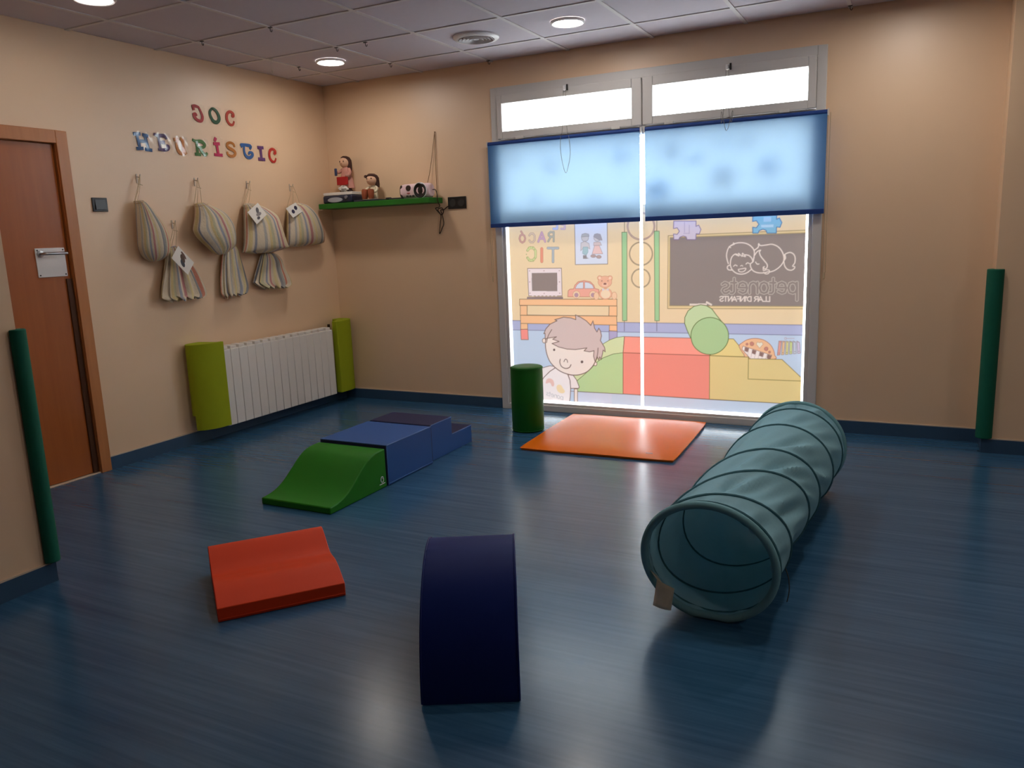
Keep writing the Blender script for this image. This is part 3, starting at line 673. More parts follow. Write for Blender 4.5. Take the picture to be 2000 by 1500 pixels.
('C',(205,140,125),[3402,552,3401,549,3398,546,3395,545,3391,546,3389,548,3388,552,3389,556,3391,558,3395,560,3398,559,3401,556]),
('SC',(185,115,105),3,[3402,552,3401,549,3398,546,3395,545,3391,546,3389,548,3388,552,3389,556,3391,558,3395,560,3398,559,3401,556]),
('C',(205,140,125),[3548,504,3547,500,3545,498,3542,496,3538,497,3536,500,3535,503,3535,507,3538,510,3541,511,3545,510,3547,507]),
('SC',(185,115,105),3,[3548,504,3547,500,3545,498,3542,496,3538,497,3536,500,3535,503,3535,507,3538,510,3541,511,3545,510,3547,507]),
('P',(229,201,142),[3146,466,3406,465,3407,454,3622,457,3742,344,3764,326,3769,161,3147,160]),
('SP',(135,112,60),4,[3146,466,3406,465,3407,454,3622,457,3742,344,3764,326,3769,161,3147,160]),
('L',(135,112,60),4,[3406,465,3406,315,3765,318]),
('P',(226,160,150),[3599,579,3616,580,3608,487,3591,484]),
('SP',(150,120,120),3,[3599,579,3616,580,3608,487,3591,484]),
('C',(140,110,110),[3610,572,3609,569,3606,569,3605,572,3606,574,3609,574]),
('C',(140,110,110),[3603,499,3602,496,3599,496,3598,498,3599,501,3602,501]),
('P',(230,190,150),[3621,580,3638,579,3634,490,3617,487]),
('SP',(150,120,120),3,[3621,580,3638,579,3634,490,3617,487]),
('C',(140,110,110),[3633,572,3631,570,3629,570,3627,572,3629,575,3631,575]),
('C',(140,110,110),[3628,502,3627,499,3624,499,3623,502,3624,504,3627,504]),
('P',(220,210,150),[3644,581,3661,577,3659,493,3642,490]),
('SP',(150,120,120),3,[3644,581,3661,577,3659,493,3642,490]),
('C',(140,110,110),[3655,573,3654,570,3651,570,3650,573,3651,575,3654,575]),
('C',(140,110,110),[3654,505,3652,502,3650,502,3648,505,3650,507,3652,507]),
('P',(210,215,150),[3666,581,3683,576,3685,497,3668,494]),
('SP',(150,120,120),3,[3666,581,3683,576,3685,497,3668,494]),
('C',(140,110,110),[3677,574,3676,571,3673,571,3672,573,3673,576,3676,576]),
('C',(140,110,110),[3679,508,3678,506,3675,506,3673,508,3675,511,3677,511]),
('P',(198,202,215),[3688,582,3705,575,3710,500,3693,497]),
('SP',(150,120,120),3,[3688,582,3705,575,3710,500,3693,497]),
('C',(140,110,110),[3700,574,3698,572,3696,572,3694,574,3696,576,3698,577]),
('C',(140,110,110),[3704,511,3703,509,3700,509,3698,511,3700,514,3702,514]),
('P',(205,190,212),[3711,582,3728,573,3735,503,3719,500]),
('SP',(150,120,120),3,[3711,582,3728,573,3735,503,3719,500]),
('C',(140,110,110),[3722,575,3721,572,3718,572,3717,575,3718,577,3720,577]),
('C',(140,110,110),[3729,515,3727,512,3725,512,3723,514,3725,517,3727,517]),
('L',(190,160,170),3,[3646,597,3695,599]),
('SC',(190,160,170),3,[3646,597,3646,595,3645,593,3644,592,3642,591,3640,591,3638,591,3637,592,3635,593,3634,595,3634,597,3634,599,3635,601,3636,602,3638,603,3640,604,3642,603,3644,603,3645,601,3646,599]),
('P',(201,213,166),[3083,815,3036,804,2995,772,2973,727,2972,685,2988,641,3013,586,3087,578,3227,699,3188,747,3159,786,3124,808]),
('SP',(105,115,70),5,[3083,815,3036,804,2995,772,2973,727,2972,685,2988,641,3013,586,3087,578,3227,699,3188,747,3159,786,3124,808]),
('C',(179,202,150),[3272,605,3270,577,3261,550,3246,526,3226,505,3202,489,3175,478,3147,474,3118,477,3091,485,3066,500,3045,519,3029,543,3020,570,3016,599,3019,628,3029,655,3044,679,3065,700,3089,715,3116,725,3145,729,3173,726,3200,717,3224,702,3244,683,3259,659,3269,633]),
('SC',(105,118,70),5,[3272,605,3270,577,3261,550,3246,526,3226,505,3202,489,3175,478,3147,474,3118,477,3091,485,3066,500,3045,519,3029,543,3020,570,3016,599,3019,628,3029,655,3044,679,3065,700,3089,715,3116,725,3145,729,3173,726,3200,717,3224,702,3244,683,3259,659,3269,633]),
('P',(208,209,226),[2154,158,2524,158,2528,46,2151,32]),
('P',(200,208,224),[2432,153,3147,158,3769,159,3773,32,2430,-14]),
('L',(120,100,90),4,[2153,159,2519,161,3143,158,3777,161]),
('P',(244,228,226),[1832,310,1890,331,1942,346,1976,343,1986,327,1911,266,1827,161]),
('SP',(135,108,98),5,[1832,310,1890,331,1942,346,1976,343,1986,327,1911,266,1827,161]),
('P',(247,232,230),[1827,161,1888,254,1941,304,1987,333,2086,287,2104,239,2107,176,2102,113,2091,49,1823,32]),
('SP',(135,108,98),6,[1827,161,1888,254,1941,304,1987,333,2086,287,2104,239,2107,176,2102,113,2091,49,1823,32]),
('P',(244,228,226),[2089,285,2130,282,2157,247,2177,196,2172,184,2107,180,2104,239]),
('SP',(135,108,98),6,[2089,285,2130,282,2157,247,2177,196,2172,184,2107,180,2104,239]),
('P',(243,224,214),[2136,178,2163,179,2160,53,2134,52]),
('SP',(135,108,98),5,[2136,178,2163,179,2160,53,2134,52]),
('L',(135,108,98),4,[2106,159,2132,159]),
('C',(240,196,186),[1903,208,1913,240,1939,249,1967,232,1971,195,1954,189,1938,215]),
('C',(246,218,176),[1991,180,2002,202,2028,201,2044,178,2060,153,2037,138,2004,149]),
('L',(190,180,185),3,[2041,72,2042,113]),
('L',(190,180,185),3,[2042,102,2039,111,2032,115,2025,113,2021,104,2024,94,2031,90,2038,91,2042,98]),
('L',(190,180,185),3,[2006,120,2013,116,2016,105,2012,96,2005,95,1999,99,1995,110,1999,119,2006,120]),
('L',(190,180,185),3,[1990,99,1991,123]),
('L',(190,180,185),3,[1990,115,1985,123,1980,125,1974,124,1972,118,1971,102]),
('L',(190,180,185),3,[1965,117,1945,121,1948,129,1956,131,1962,126,1966,116,1962,107,1955,106,1946,112]),
('L',(190,180,185),3,[1935,144,1934,114,1931,111,1925,112]),
('L',(190,180,185),3,[1940,133,1927,136]),
('L',(190,180,185),3,[1906,137,1912,139,1919,136,1921,130,1917,127,1908,126,1905,122,1910,115,1917,114,1922,117]),
('C',(243,224,214),[1915,538,1914,532,1912,527,1908,523,1904,520,1899,519,1895,520,1891,523,1888,526,1886,531,1885,537,1886,542,1888,547,1892,551,1896,554,1901,555,1905,554,1909,552,1912,548,1914,543]),
('SC',(135,108,98),5,[1915,538,1914,532,1912,527,1908,523,1904,520,1899,519,1895,520,1891,523,1888,526,1886,531,1885,537,1886,542,1888,547,1892,551,1896,554,1901,555,1905,554,1909,552,1912,548,1914,543]),
('C',(243,224,214),[2321,376,2320,372,2319,368,2316,364,2312,362,2308,361,2304,362,2301,364,2298,367,2296,371,2296,375,2296,380,2298,384,2301,387,2305,389,2309,390,2313,389,2316,388,2319,384,2321,381]),
('SC',(135,108,98),5,[2321,376,2320,372,2319,368,2316,364,2312,362,2308,361,2304,362,2301,364,2298,367,2296,371,2296,375,2296,380,2298,384,2301,387,2305,389,2309,390,2313,389,2316,388,2319,384,2321,381]),
('C',(243,224,214),[1914,544,1910,492,1919,435,1943,378,1987,333,2042,301,2113,284,2179,288,2240,312,2284,353,2311,397,2334,449,2340,494,2304,569,2143,601,2006,592,1938,575]),
('SC',(135,108,98),7,[1914,544,1910,492,1919,435,1943,378,1987,333,2042,301,2113,284,2179,288,2240,312,2284,353,2311,397,2334,449,2340,494,2304,569,2143,601,2006,592,1938,575]),
('P',(216,190,184),[1929,557,2002,569,1971,550,2023,534,1964,517,2019,492,2085,479,2151,477,2244,492,2222,470,2265,464,2300,473,2296,432,2307,392,2325,428,2336,403,2344,429,2354,409,2366,455,2371,480,2387,468,2382,501,2367,525,2351,550,2360,585,2353,620,2340,640,2326,612,2308,639,2296,692,2279,659,2243,693,2200,718,2160,735,2162,700,2124,712,2064,717,1992,697,2011,690,1952,663,1917,627,1899,590,1910,593,1909,549]),
('SP',(135,108,98),6,[1929,557,2002,569,1971,550,2023,534,1964,517,2019,492,2085,479,2151,477,2244,492,2222,470,2265,464,2300,473,2296,432,2307,392,2325,428,2336,403,2344,429,2354,409,2366,455,2371,480,2387,468,2382,501,2367,525,2351,550,2360,585,2353,620,2340,640,2326,612,2308,639,2296,692,2279,659,2243,693,2200,718,2160,735,2162,700,2124,712,2064,717,1992,697,2011,690,1952,663,1917,627,1899,590,1910,593,1909,549]),
('LC',(135,108,98),6,[1965,622,1935,575,1919,523]),
('LC',(135,108,98),6,[2332,494,2326,443,2309,392]),
('C',(120,98,92),[1990,470,1988,464,1983,461,1977,461,1973,464,1971,469,1973,474,1978,478,1984,478,1988,475]),
('C',(120,98,92),[2214,387,2212,381,2207,377,2200,376,2195,380,2193,386,2195,392,2200,396,2207,396,2212,393]),
('LC',(135,108,98),7,[2028,399,2024,376,2037,345,2070,331,2101,340,2114,361]),
('LC',(135,108,98),6,[2058,382,2069,401,2083,396,2087,378]),
]
# ------------------------------------------------------------------ window
win = struct(empty('window_1', (0, 0, 0)), 'white framed shop window with two tilting top lights and printed film')
FY0, FY1 = -0.016, 0.075
fr = MB()
fr.box(1.545, FY0, 0.0, 1.60, FY1, 2.382).box(3.788, FY0, 0.0, 3.843, FY1, 2.382)
fr.box(1.60, FY0, 2.327, 3.788, FY1, 2.382).box(1.60, FY0, 0.0, 3.788, FY1, 0.045)
fr.box(1.60, FY0, 1.965, 3.788, FY1, 2.018).box(2.678, FY0, 2.018, 2.712, FY1, 2.327)
fr.build('outer_frame', M['alu'], win, bevel=0.003)
# fixed lower light: inner bead, two panes, printed film on each
MB().box(1.60, 0.0, 0.045, 1.622, 0.06, 1.965).box(3.762, 0.0, 0.045, 3.788, 0.06, 1.965).box(1.622, 0.0, 0.045, 3.762, 0.06, 0.062).build('glazing_bead', M['alu'], win, bevel=0.002)
def sash(x0, x1, gx_0, gx_1, z0, z1, gz0, gz1):
    s = MB()
    y0, y1 = -0.034, 0.04
    s.box(x0, y0, z0, gx_0, y1, z1).box(gx_1, y0, z0, x1, y1, z1).box(gx_0, y0, z0, gx_1, y1, gz0).box(gx_0, y0, gz1, gx_1, y1, z1)
    o = s.build('top_light_sash', M['alu'], win, bevel=0.004)
    MB().box(gx_0 - 0.004, 0.004, gz0 - 0.004, gx_1 + 0.004, 0.010, gz1 + 0.004).build('pane', M['glass'], o)
    cx = (gx_0 + gx_1) / 2 + (0.02 if gx_0 < 2 else 0.01)
    h = MB().box(cx - 0.016, -0.048, 2.305, cx + 0.016, -0.034, 2.335).box(cx - 0.012, -0.066, 2.300, cx + 0.002, -0.046, 2.330)
    hd = h.build('latch', M['white'], o, bevel=0.002)
    k = MB().box(cx + 0.010, -0.060, 2.298, cx + 0.022, -0.048, 2.338).build('latch_spring', M['black'], o, bevel=0.002)
    for hx in (x0 + 0.18, x1 - 0.18):
        MB().box(hx - 0.03, -0.040, z0 - 0.012, hx + 0.03, -0.030, z0 + 0.006).build('hinge', M['alu'], o, bevel=0.002)
    return cx
c1_ = sash(1.602, 2.692, 1.644, 2.622, 2.022, 2.325, 2.073, 2.266)
c2_ = sash(2.698, 3.786, 2.768, 3.738, 2.022, 2.325, 2.073, 2.266)
pane_l = MB().box(1.618, 0.030, 0.055, 2.667, 0.036, 1.97).build('pane', M['glass'], win)
pane_r = MB().box(2.669, 0.030, 0.055, 3.768, 0.036, 1.97).build('pane', M['glass'], win)

# printed film: colours of the print are written on a fine mesh
def raster(x0, x1, z0, z1, step):
    nx, nz = int(round((x1 - x0) / step)) + 1, int(round((z1 - z0) / step)) + 1
    X = np.linspace(x0, x1, nx) * 1000; Z = np.linspace(z0, z1, nz) * 1000
    img = np.zeros((nz, nx, 3)); img[:] = lin((235, 206, 168))
    px = step * 1000
    def window(pts, pad):
        a, b = pts.min(0) - pad, pts.max(0) + pad
        i0, i1 = np.searchsorted(X, [a[0], b[0]]); j0, j1 = np.searchsorted(Z, [a[1], b[1]])
        return i0, i1, j0, j1
    def fill(pts, c):
        i0, i1, j0, j1 = window(pts, px)
        if i1 <= i0 or j1 <= j0: return
        cov = np.zeros((j1 - j0, i1 - i0))
        for ox in (-0.25, 0.25):
            for oz in (-0.25, 0.25):
                gx, gz = np.meshgrid(X[i0:i1] + ox * px, Z[j0:j1] + oz * px)
                ins = np.zeros(gx.shape, bool)
                n = len(pts)
                for k in range(n):
                    (ax, az), (bx, bz) = pts[k], pts[(k + 1) % n]
                    if az == bz: continue
                    cr = ((az > gz) != (bz > gz)) & (gx < (bx - ax) * (gz - az) / (bz - az) + ax)
                    ins ^= cr
                cov += ins * 0.25
        img[j0:j1, i0:i1] = img[j0:j1, i0:i1] * (1 - cov[..., None]) + np.array(c) * cov[..., None]
    def stroke(pts, c, w, closed):
        n = len(pts)
        i0, i1, j0, j1 = window(pts, w / 2 + px)
        if i1 <= i0 or j1 <= j0: return
        dmin = np.full((j1 - j0, i1 - i0), 1e9)
        for k in range(n if closed else n - 1):
            a, b = pts[k], pts[(k + 1) % n]
            seg = np.array([a, b])
            a0, a1, b0, b1 = window(seg, w / 2 + px)
            if a1 <= a0 or b1 <= b0: continue
            gx, gz = np.meshgrid(X[a0:a1], Z[b0:b1])
            d = b - a; L2 = max(d @ d, 1e-9)
            t = np.clip(((gx - a[0]) * d[0] + (gz - a[1]) * d[1]) / L2, 0, 1)
            dd = np.hypot(gx - a[0] - t * d[0], gz - a[1] - t * d[1])
            sub = dmin[b0 - j0:b1 - j0, a0 - i0:a1 - i0]
            np.minimum(sub, dd, out=sub)
        cov = np.clip((w / 2 - dmin) / px + 0.5, 0, 1)
        img[j0:j1, i0:i1] = img[j0:j1, i0:i1] * (1 - cov[..., None]) + np.array(c) * cov[..., None]
    for op in ART:
        k, c = op[0], lin(op[1])
        raw = op[-1]; pts = [(raw[i], raw[i + 1], 0) for i in range(0, len(raw), 2)]
        if k in ('C', 'SC'): pts = catmull(pts, 4, True)
        if k == 'LC': pts = catmull(pts, 4, False)
        P = np.array([(q[0], q[1]) for q in pts], float)
        if k in ('P', 'C'): fill(P, c)
        else: stroke(P, c, op[2], k in ('SP', 'SC'))
    return X / 1000, Z / 1000, img

def film(x0, x1, z0, z1, parent):
    X, Z, img = raster(x0, x1, z0, z1, 0.0034)
    nx, nz = len(X), len(Z)
    gx, gz = np.meshgrid(X, Z)
    v = np.stack([gx.ravel(), np.full(gx.size, 0.0275), gz.ravel()], 1)
    idx = np.arange(nx * nz).reshape(nz, nx)
    f = np.stack([idx[:-1, :-1].ravel(), idx[:-1, 1:].ravel(), idx[1:, 1:].ravel(), idx[1:, :-1].ravel()], 1)
    me = bpy.data.meshes.new('printed_film')
    me.vertices.add(len(v)); me.vertices.foreach_set('co', v.ravel().astype(np.float32))
    me.loops.add(f.size); me.loops.foreach_set('vertex_index', f.ravel().astype(np.int32))
    me.polygons.add(len(f)); me.polygons.foreach_set('loop_start', np.arange(0, f.size, 4, dtype=np.int32))
    me.update(calc_edges=True)
    a = me.color_attributes.new('print', 'FLOAT_COLOR', 'POINT')
    rgba = np.ones((nx * nz, 4), np.float32); rgba[:, :3] = np.clip(img.reshape(-1, 3), 0, 0.96)
    a.data.foreach_set('color', rgba.ravel())
    me.materials.append(M['film'])
    o = bpy.data.objects.new('printed_film', me); col.objects.link(o); o.parent = parent
    return o
film(1.636, 2.655, 0.079, 1.505, pane_l)['label'] = 'window film printed with a playroom scene, child and table'
film(2.677, 3.745, 0.079, 1.505, pane_r)['label'] = 'window film printed with blackboard, logo and soft blocks'

# small coloured stickers on the clear glass behind the blinds
def sticker(cx, cz, r, kind, m, parent):
    pts = []
    n = 40
    for k in range(n):
        a = 2 * math.pi * k / n
        if kind == 'flower': q = r * (0.72 + 0.28 * math.cos(5 * a))
        elif kind == 'star': q = r * (0.62 + 0.38 * math.cos(4 * a) ** 3)
        elif kind == 'butterfly': q = r * (0.45 + 0.55 * abs(math.cos(a)) * (0.7 + 0.3 * abs(math.sin(2 * a))))
        else: q = r * (0.9 + 0.1 * math.cos(3 * a))
        pts.append((cx + q * math.cos(a), cz + q * math.sin(a)))
    MB().prism(pts, 'y', 0.0265, 0.0296).build('glass_sticker', m, parent)
st_b = mat_cloth('blue_sticker', (0.05, 0.3, 0.6), (0.15, 0.55, 0.85), 0.6)
st_g = mat_cloth('grey_sticker', (0.3, 0.3, 0.4), (0.45, 0.5, 0.65), 0.6)
for cx, cz, r, k, m_ in ((2.55, 1.83, 0.05, 'butterfly', st_b), (1.90, 1.60, 0.045, 'star', st_g), (2.02, 1.80, 0.05, 'flower', st_g), (1.73, 1.86, 0.04, 'star', st_g), (2.35, 1.58, 0.035, 'flower', st_g)):
    sticker(cx, cz, r, k, m_, pane_l)
for cx, cz, r, k, m_ in ((2.80, 1.60, 0.085, 'butterfly', st_b), (3.06, 1.78, 0.045, 'butterfly', st_b), (3.24, 1.86, 0.04, 'star', st_b), (3.24, 1.66, 0.08, 'flower', st_g), (3.52, 1.70, 0.07, 'flower', st_b), (3.38, 1.86, 0.05, 'star', st_g), (2.90, 1.84, 0.06, 'flower', st_g)):
    sticker(cx, cz, r, k, m_, pane_r)

# cords that work the two top lights
def light_cord(x, zb, dz, sway, label):
    b = MB()
    path = catmull([(x - 0.012, -0.056, 2.30), (x - 0.024, -0.060, 2.05), (x - 0.034, -0.075 - sway, 1.98), (x - 0.032, -0.075, zb + 0.12), (x, -0.075, zb), (x + 0.036, -0.075, zb + 0.12), (x + 0.030, -0.075 - sway, 1.98), (x + 0.010, -0.060, 2.05), (x + 0.004, -0.056, 2.30)], 6)
    o = b.tube(path, 0.0016, 6).build('pull_cord', mat('grey_cord', (120, 120, 112), 0.6, 0.3))
    tag(o, label, 'cord', 'cords of the top lights')
light_cord(c1_, 1.745, 0, 0.0, 'thin looped pull cord hanging over the narrower blind to its middle')
light_cord(c2_, 1.930, 0, 0.0, 'short looped pull cord hanging just above the wider blind')

# ------------------------------------------------------------------ roller blinds
def blind(x0, x1, z0, z1, y, chain_x, label):
    t = tag(empty('roller_blind', ((x0 + x1) / 2, y, z1)), label, 'blind', 'blue roller blinds')
    t0 = Vector(t.location)
    def B(m): m.v = [(a - t0.x, b - t0.y, c - t0.z) for a, b, c in m.v]; return m
    n = 26; v = []; f = []
    for i in range(n + 1):
        for j in range(9):
            z = z0 + (z1 - z0) * j / 8; x = x0 + (x1 - x0) * i / n
            v.append((x, y + 0.0025 * math.sin(i * 0.9) * (1 - j / 8) ** 1.2, z))
    for i in range(n):
        for j in range(8):
            f.append((i * 9 + j, (i + 1) * 9 + j, (i + 1) * 9 + j + 1, i * 9 + j + 1))
    B(MB().add(v, f, True)).build('blind_fabric', M['blind'], t)
    B(MB().lathe([(0.017, x0), (0.017, x1)], (0, y + 0.014, z1 + 0.002), 'x', 16)).build('roller_tube', M['blindbar'], t)
    B(MB().box(x0, y - 0.005, z0 - 0.026, x1, y + 0.005, z0 + 0.004)).build('bottom_bar', M['blindbar'], t, bevel=0.003)
    for bx in (x0 - 0.004, x1 + 0.004):
        B(MB().box(bx - 0.004, y - 0.002, z1 - 0.018, bx + 0.004, -0.016, z1 + 0.022)).build('bracket', M['alu'], t, bevel=0.001)
    path = [(chain_x, y + 0.01, z1), (chain_x, y + 0.01, z1 - 0.5), (chain_x, y + 0.012, 1.03), (chain_x + 0.006, y + 0.012, 1.005), (chain_x + 0.012, y + 0.012, 1.03), (chain_x + 0.012, y + 0.01, z1 - 0.5), (chain_x + 0.012, y + 0.01, z1)]
    B(MB().tube(path, 0.0022, 6)).build('bead_chain', mat('bead_chain', (196, 172, 140), 0.5, 0.4), t)
    B(MB().lathe([(0.001, 0.985), (0.006, 0.99), (0.006, 1.015), (0.001, 1.03)], (chain_x + 0.006, y + 0.012, 0), 'z', 8)).build('chain_weight', mat('bead_chain', (196, 172, 140)), t)
blind(1.524, 2.684, 1.415, 1.987, -0.047, 1.512, 'translucent blue roller blind half lowered, the one nearer the shelf')
blind(2.718, 3.856, 1.415, 1.987, -0.047, 3.862, 'translucent blue roller blind half lowered, above the print of the blackboard')

# ------------------------------------------------------------------ door
door = struct(empty('door_1', (0, -2.37, 0)), 'orange-brown veneered door with white handle plate')
def D(mb): mb.v = [(a, b + 2.37, c) for a, b, c in mb.v]; return mb
leaf = D(MB().box(-0.055, -3.092, 0.010, -0.016, -2.379, 1.934)).build('door_leaf', M['wood'], door, bevel=0.002)
tr = MB()
tr.box(-0.002, -2.372, 0, 0.014, -2.303, 2.007).box(-0.002, -3.157, 0, 0.014, -3.088, 2.007).box(-0.002, -3.088, 1.937, 0.014, -2.372, 2.007)
D(tr).build('door_trim', M['woodtrim'], door, bevel=0.003)
jb = MB().box(-0.12, -2.373, 0, 0.0, -2.36, 1.945).box(-0.12, -3.10, 0, 0.0, -3.087, 1.945).box(-0.12, -3.087, 1.936, 0.0, -2.373, 1.945)
D(jb).build('door_jamb', M['woodtrim'], door)
D(MB().box(-0.125, -3.10, 0.0, -0.112, -2.36, 1.945)).build('daylight_blocker', M['wood'], door)  # added behind the leaf to block daylight leaking round its edges
D(MB().box(-0.016, -2.412, 0.010, -0.006, -2.379, 1.180)).build('finger_guard', M['guardbrown'], door, bevel=0.003)
D(MB().box(-0.10, -3.087, 0.0, 0.004, -2.373, 0.007)).build('threshold', M['caulk'], door, bevel=0.001)
plate = D(MB().box(-0.016, -2.572, 1.195, -0.010, -2.397, 1.358)).build('handle_plate', M['white'], leaf, bevel=0.003)
hp = catmull([(-0.012, -2.545, 1.326), (0.022, -2.545, 1.326), (0.036, -2.535, 1.326), (0.038, -2.50, 1.326), (0.036, -2.415, 1.326)], 5)
D(MB().tube(hp, 0.0085, 10).lathe([(0.019, -0.012), (0.019, -0.004), (0.012, -0.002)], (0, -2.545, 1.326), 'x', 16)).build('lever_handle', M['steel'], leaf)
sc = MB()
for yy in (-2.56, -2.409):
    for zz in (1.207, 1.346):
        sc.lathe([(0.0045, -0.011), (0.0045, -0.0085)], (0, yy, zz), 'x', 8)
D(sc).build('plate_screws', M['dkgrey'], leaf)

# light switch and socket
sw = tag(empty('light_switch', (0, -2.145, 1.602)), 'black light switch on the wall beside the door', 'switch')
MB().box(0.0005, -0.05, -0.041, 0.009, 0.05, 0.041).build('plate', M['dkgrey'], sw, bevel=0.003)
MB().prism([(0.009, -0.029), (0.0165, -0.029), (0.011, 0.029), (0.009, 0.029)], 'y', -0.034, 0.034).build('rocker', M['black'], sw, bevel=0.0015)
so = tag(empty('wall_socket', (1.217, 0, 1.590)), 'black double socket plate beside the green shelf', 'socket')
MB().box(-0.08, -0.010, -0.045, 0.08, -0.0005, 0.045).build('plate', M['black'], so, bevel=0.003)
for sx in (-0.038, 0.038):
    MB().lathe([(0.030, -0.0105), (0.030, -0.013), (0.026, -0.013), (0.024, -0.006), (0.0005, -0.006)], (sx, 0, 0), 'y', 24).build('socket_well', M['dkgrey'], so)
# ------------------------------------------------------------------ radiator and its foam guards
rad = tag(empty('radiator', (0, -0.874, 0.09)), 'white panel radiator of narrow upright sections under the hanging bags', 'radiator')
sec = None
n_sec = 15; w_sec = (1.462 - 0.286) / n_sec
for i in range(n_sec):
    y = -1.462 + i * w_sec + 0.874
    if sec is None:
        b = MB()
        b.prism([(0.045, 0.0015), (0.140, 0.0015), (0.140, w_sec - 0.0015), (0.045, w_sec - 0.0015)], 'z', 0.0, 0.535)
        b.prism([(0.050, 0.012), (0.128, 0.012), (0.128, w_sec - 0.012), (0.050, w_sec - 0.012)], 'z', 0.535, 0.556)
        o = b.build('radiator_section', mat('radiator_enamel', (224, 219, 212), 0.35, 0.5), rad, bevel=0.004); sec = o
    else:
        o = sec.copy(); col.objects.link(o); o.parent = rad
    o.location = (0, y, 0)
MB().tube([(0.09, -1.462 + 0.874, 0.04), (0.09, -0.29 + 0.874, 0.04)], 0.018, 10).tube([(0.09, -1.462 + 0.874, 0.50), (0.09, -0.29 + 0.874, 0.50)], 0.018, 10).build('header_pipe', M['alu'], rad)
v = MB().tube([(0.085, -0.287 + 0.874, 0.50), (0.085, -0.262 + 0.874, 0.50)], 0.014, 10).tube([(0.085, -0.262 + 0.874, 0.46), (0.085, -0.262 + 0.874, 0.575)], 0.011, 10)
v.build('valve', mat('dark_brass', (60, 45, 30), 0.4, 0.5, metal=0.6), rad)
for yy in (-1.2, -0.55):
    MB().box(0.0005, yy - 0.015 + 0.874, 0.44, 0.05, yy + 0.015 + 0.874, 0.47).build('wall_bracket', M['alu'], rad)
lp = catmull([(0.001, -1.632, 0), (0.03, -1.672, 0), (0.062, -1.688, 0), (0.105, -1.675, 0), (0.143, -1.63, 0), (0.166, -1.565, 0), (0.172, -1.47, 0)], 4)
prof = [(q.x, q.y) for q in lp] + [(0.146, -1.468), (0.144, -1.50), (0.03, -1.52), (0.001, -1.53)]
g = MB().prism(prof, 'z', 0.205, 0.690)
low = [(0.075, -1.52)] + [(0.075, -1.688)] + [(q.x, q.y) for q in lp if q.x > 0.08] + [(0.146, -1.468), (0.144, -1.50)]
g.prism(low, 'z', 0.105, 0.205)
tag(g.build('radiator_guard', M['lime'], bevel=0.004), 'lime green foam guard with a notched foot, on the radiator end nearer the door', 'foam guard', 'radiator guards')
rp = catmull([(0.172, -0.262, 0), (0.172, -0.15, 0), (0.165, -0.09, 0), (0.14, -0.045, 0), (0.10, -0.022, 0), (0.05, -0.016, 0), (0.001, -0.016, 0)], 4)
prof = [(q.x, q.y) for q in rp] + [(0.001, -0.11), (0.06, -0.12), (0.11, -0.2), (0.12, -0.262)]
tag(MB().prism(prof, 'z', 0.095, 0.690).build('radiator_guard', M['lime'], bevel=0.004), 'lime green foam guard filling the room corner at the radiator end', 'foam guard', 'radiator guards')

# corner guards
def corner_guard(cx, cy, sx, sy, r, z0, z1, label):
    """foam strip around an outside corner; the wall lies towards (+sx,+sy)"""
    pts = []
    a0 = math.atan2(-sy, -sx)
    for k in range(19):
        a = a0 + (k / 18 - 0.5) * math.radians(250)
        pts.append((cx + r * math.cos(a), cy + r * math.sin(a)))
    b = MB().prism(pts + [(cx, cy)], 'z', z0, z1)
    return tag(b.build('corner_guard', M['gguard'], bevel=0.004), label, 'foam guard', 'green corner guards')
corner_guard(JX, JY, 1, 1, 0.043, HB + 0.007, 1.047, 'tall dark green foam corner guard on the wall step beyond the fabric tunnel')
corner_guard(NX, NY, -1, -1, 0.034, HB + 0.007, 1.045, 'tall dark green foam corner guard in front of the door')

# ------------------------------------------------------------------ ceiling lights, vent, hooks
lamp_m = mat_emit('lit_diffuser', (1.0, 0.93, 0.86), LAMP)
lamp_dim = mat_emit('dimmer_lit_diffuser', (1.0, 0.93, 0.86), LAMP * 0.4)
lamp0 = None
lamps = [(0.661, -0.700, 'round lit ceiling downlight nearest the room corner'),
         (2.450, -0.700, 'round lit ceiling downlight in front of the window'),
         (0.658, -2.510, 'round lit ceiling downlight cut by the top edge above the door'),
         (4.262, -0.700, 'round ceiling downlight near the stepped wall'),
         (2.460, -2.510, 'round ceiling downlight over the middle of the floor'),
         (4.262, -2.510, 'round ceiling downlight over the fabric tunnel'),
         (6.060, -2.510, 'unseen round ceiling downlight added for fill in the further part of the room, by the step'),  # this lamp and the next are added out of view as fill light
         (6.060, -4.310, 'unseen round ceiling downlight added for fill in the further part of the room, behind the viewer')]
for x, y, lb in lamps:
    t = tag(empty('ceiling_downlight', (x, y, H)), lb, 'ceiling light', 'round ceiling downlights')
    parts = lamp0
    if lamp0 is None:
        a = MB().lathe([(0.086, 0.002), (0.086, -0.008), (0.094, -0.011), (0.101, -0.006), (0.102, 0.005)], n=40, ends=False)
        p1 = a.build('trim_ring', M['white'], t)
        p2 = MB().lathe([(0.0005, -0.0045), (0.0855, -0.0045), (0.0855, 0.002), (0.0005, 0.002)], n=40).build('diffuser', lamp_m, t)
        lamp0 = (p1, p2)
    else:
        for q in lamp0:
            c = q.copy(); col.objects.link(c); c.parent = t
            if q.name.startswith('diffuser') and (x, y) == (0.658, -2.510):      # this lamp set dimmer so the wall beside it stays darker
                c.data = q.data.copy(); c.data.materials[0] = lamp_dim
vent = tag(empty('air_vent', (1.822, -0.695, H)), 'round white ceiling air vent of concentric rings between two downlights', 'air vent')
MB().lathe([(0.115, 0.004), (0.115, -0.014), (0.135, -0.012), (0.146, -0.004), (0.147, 0.005)], n=48, ends=False).build('rim', M['white'], vent)
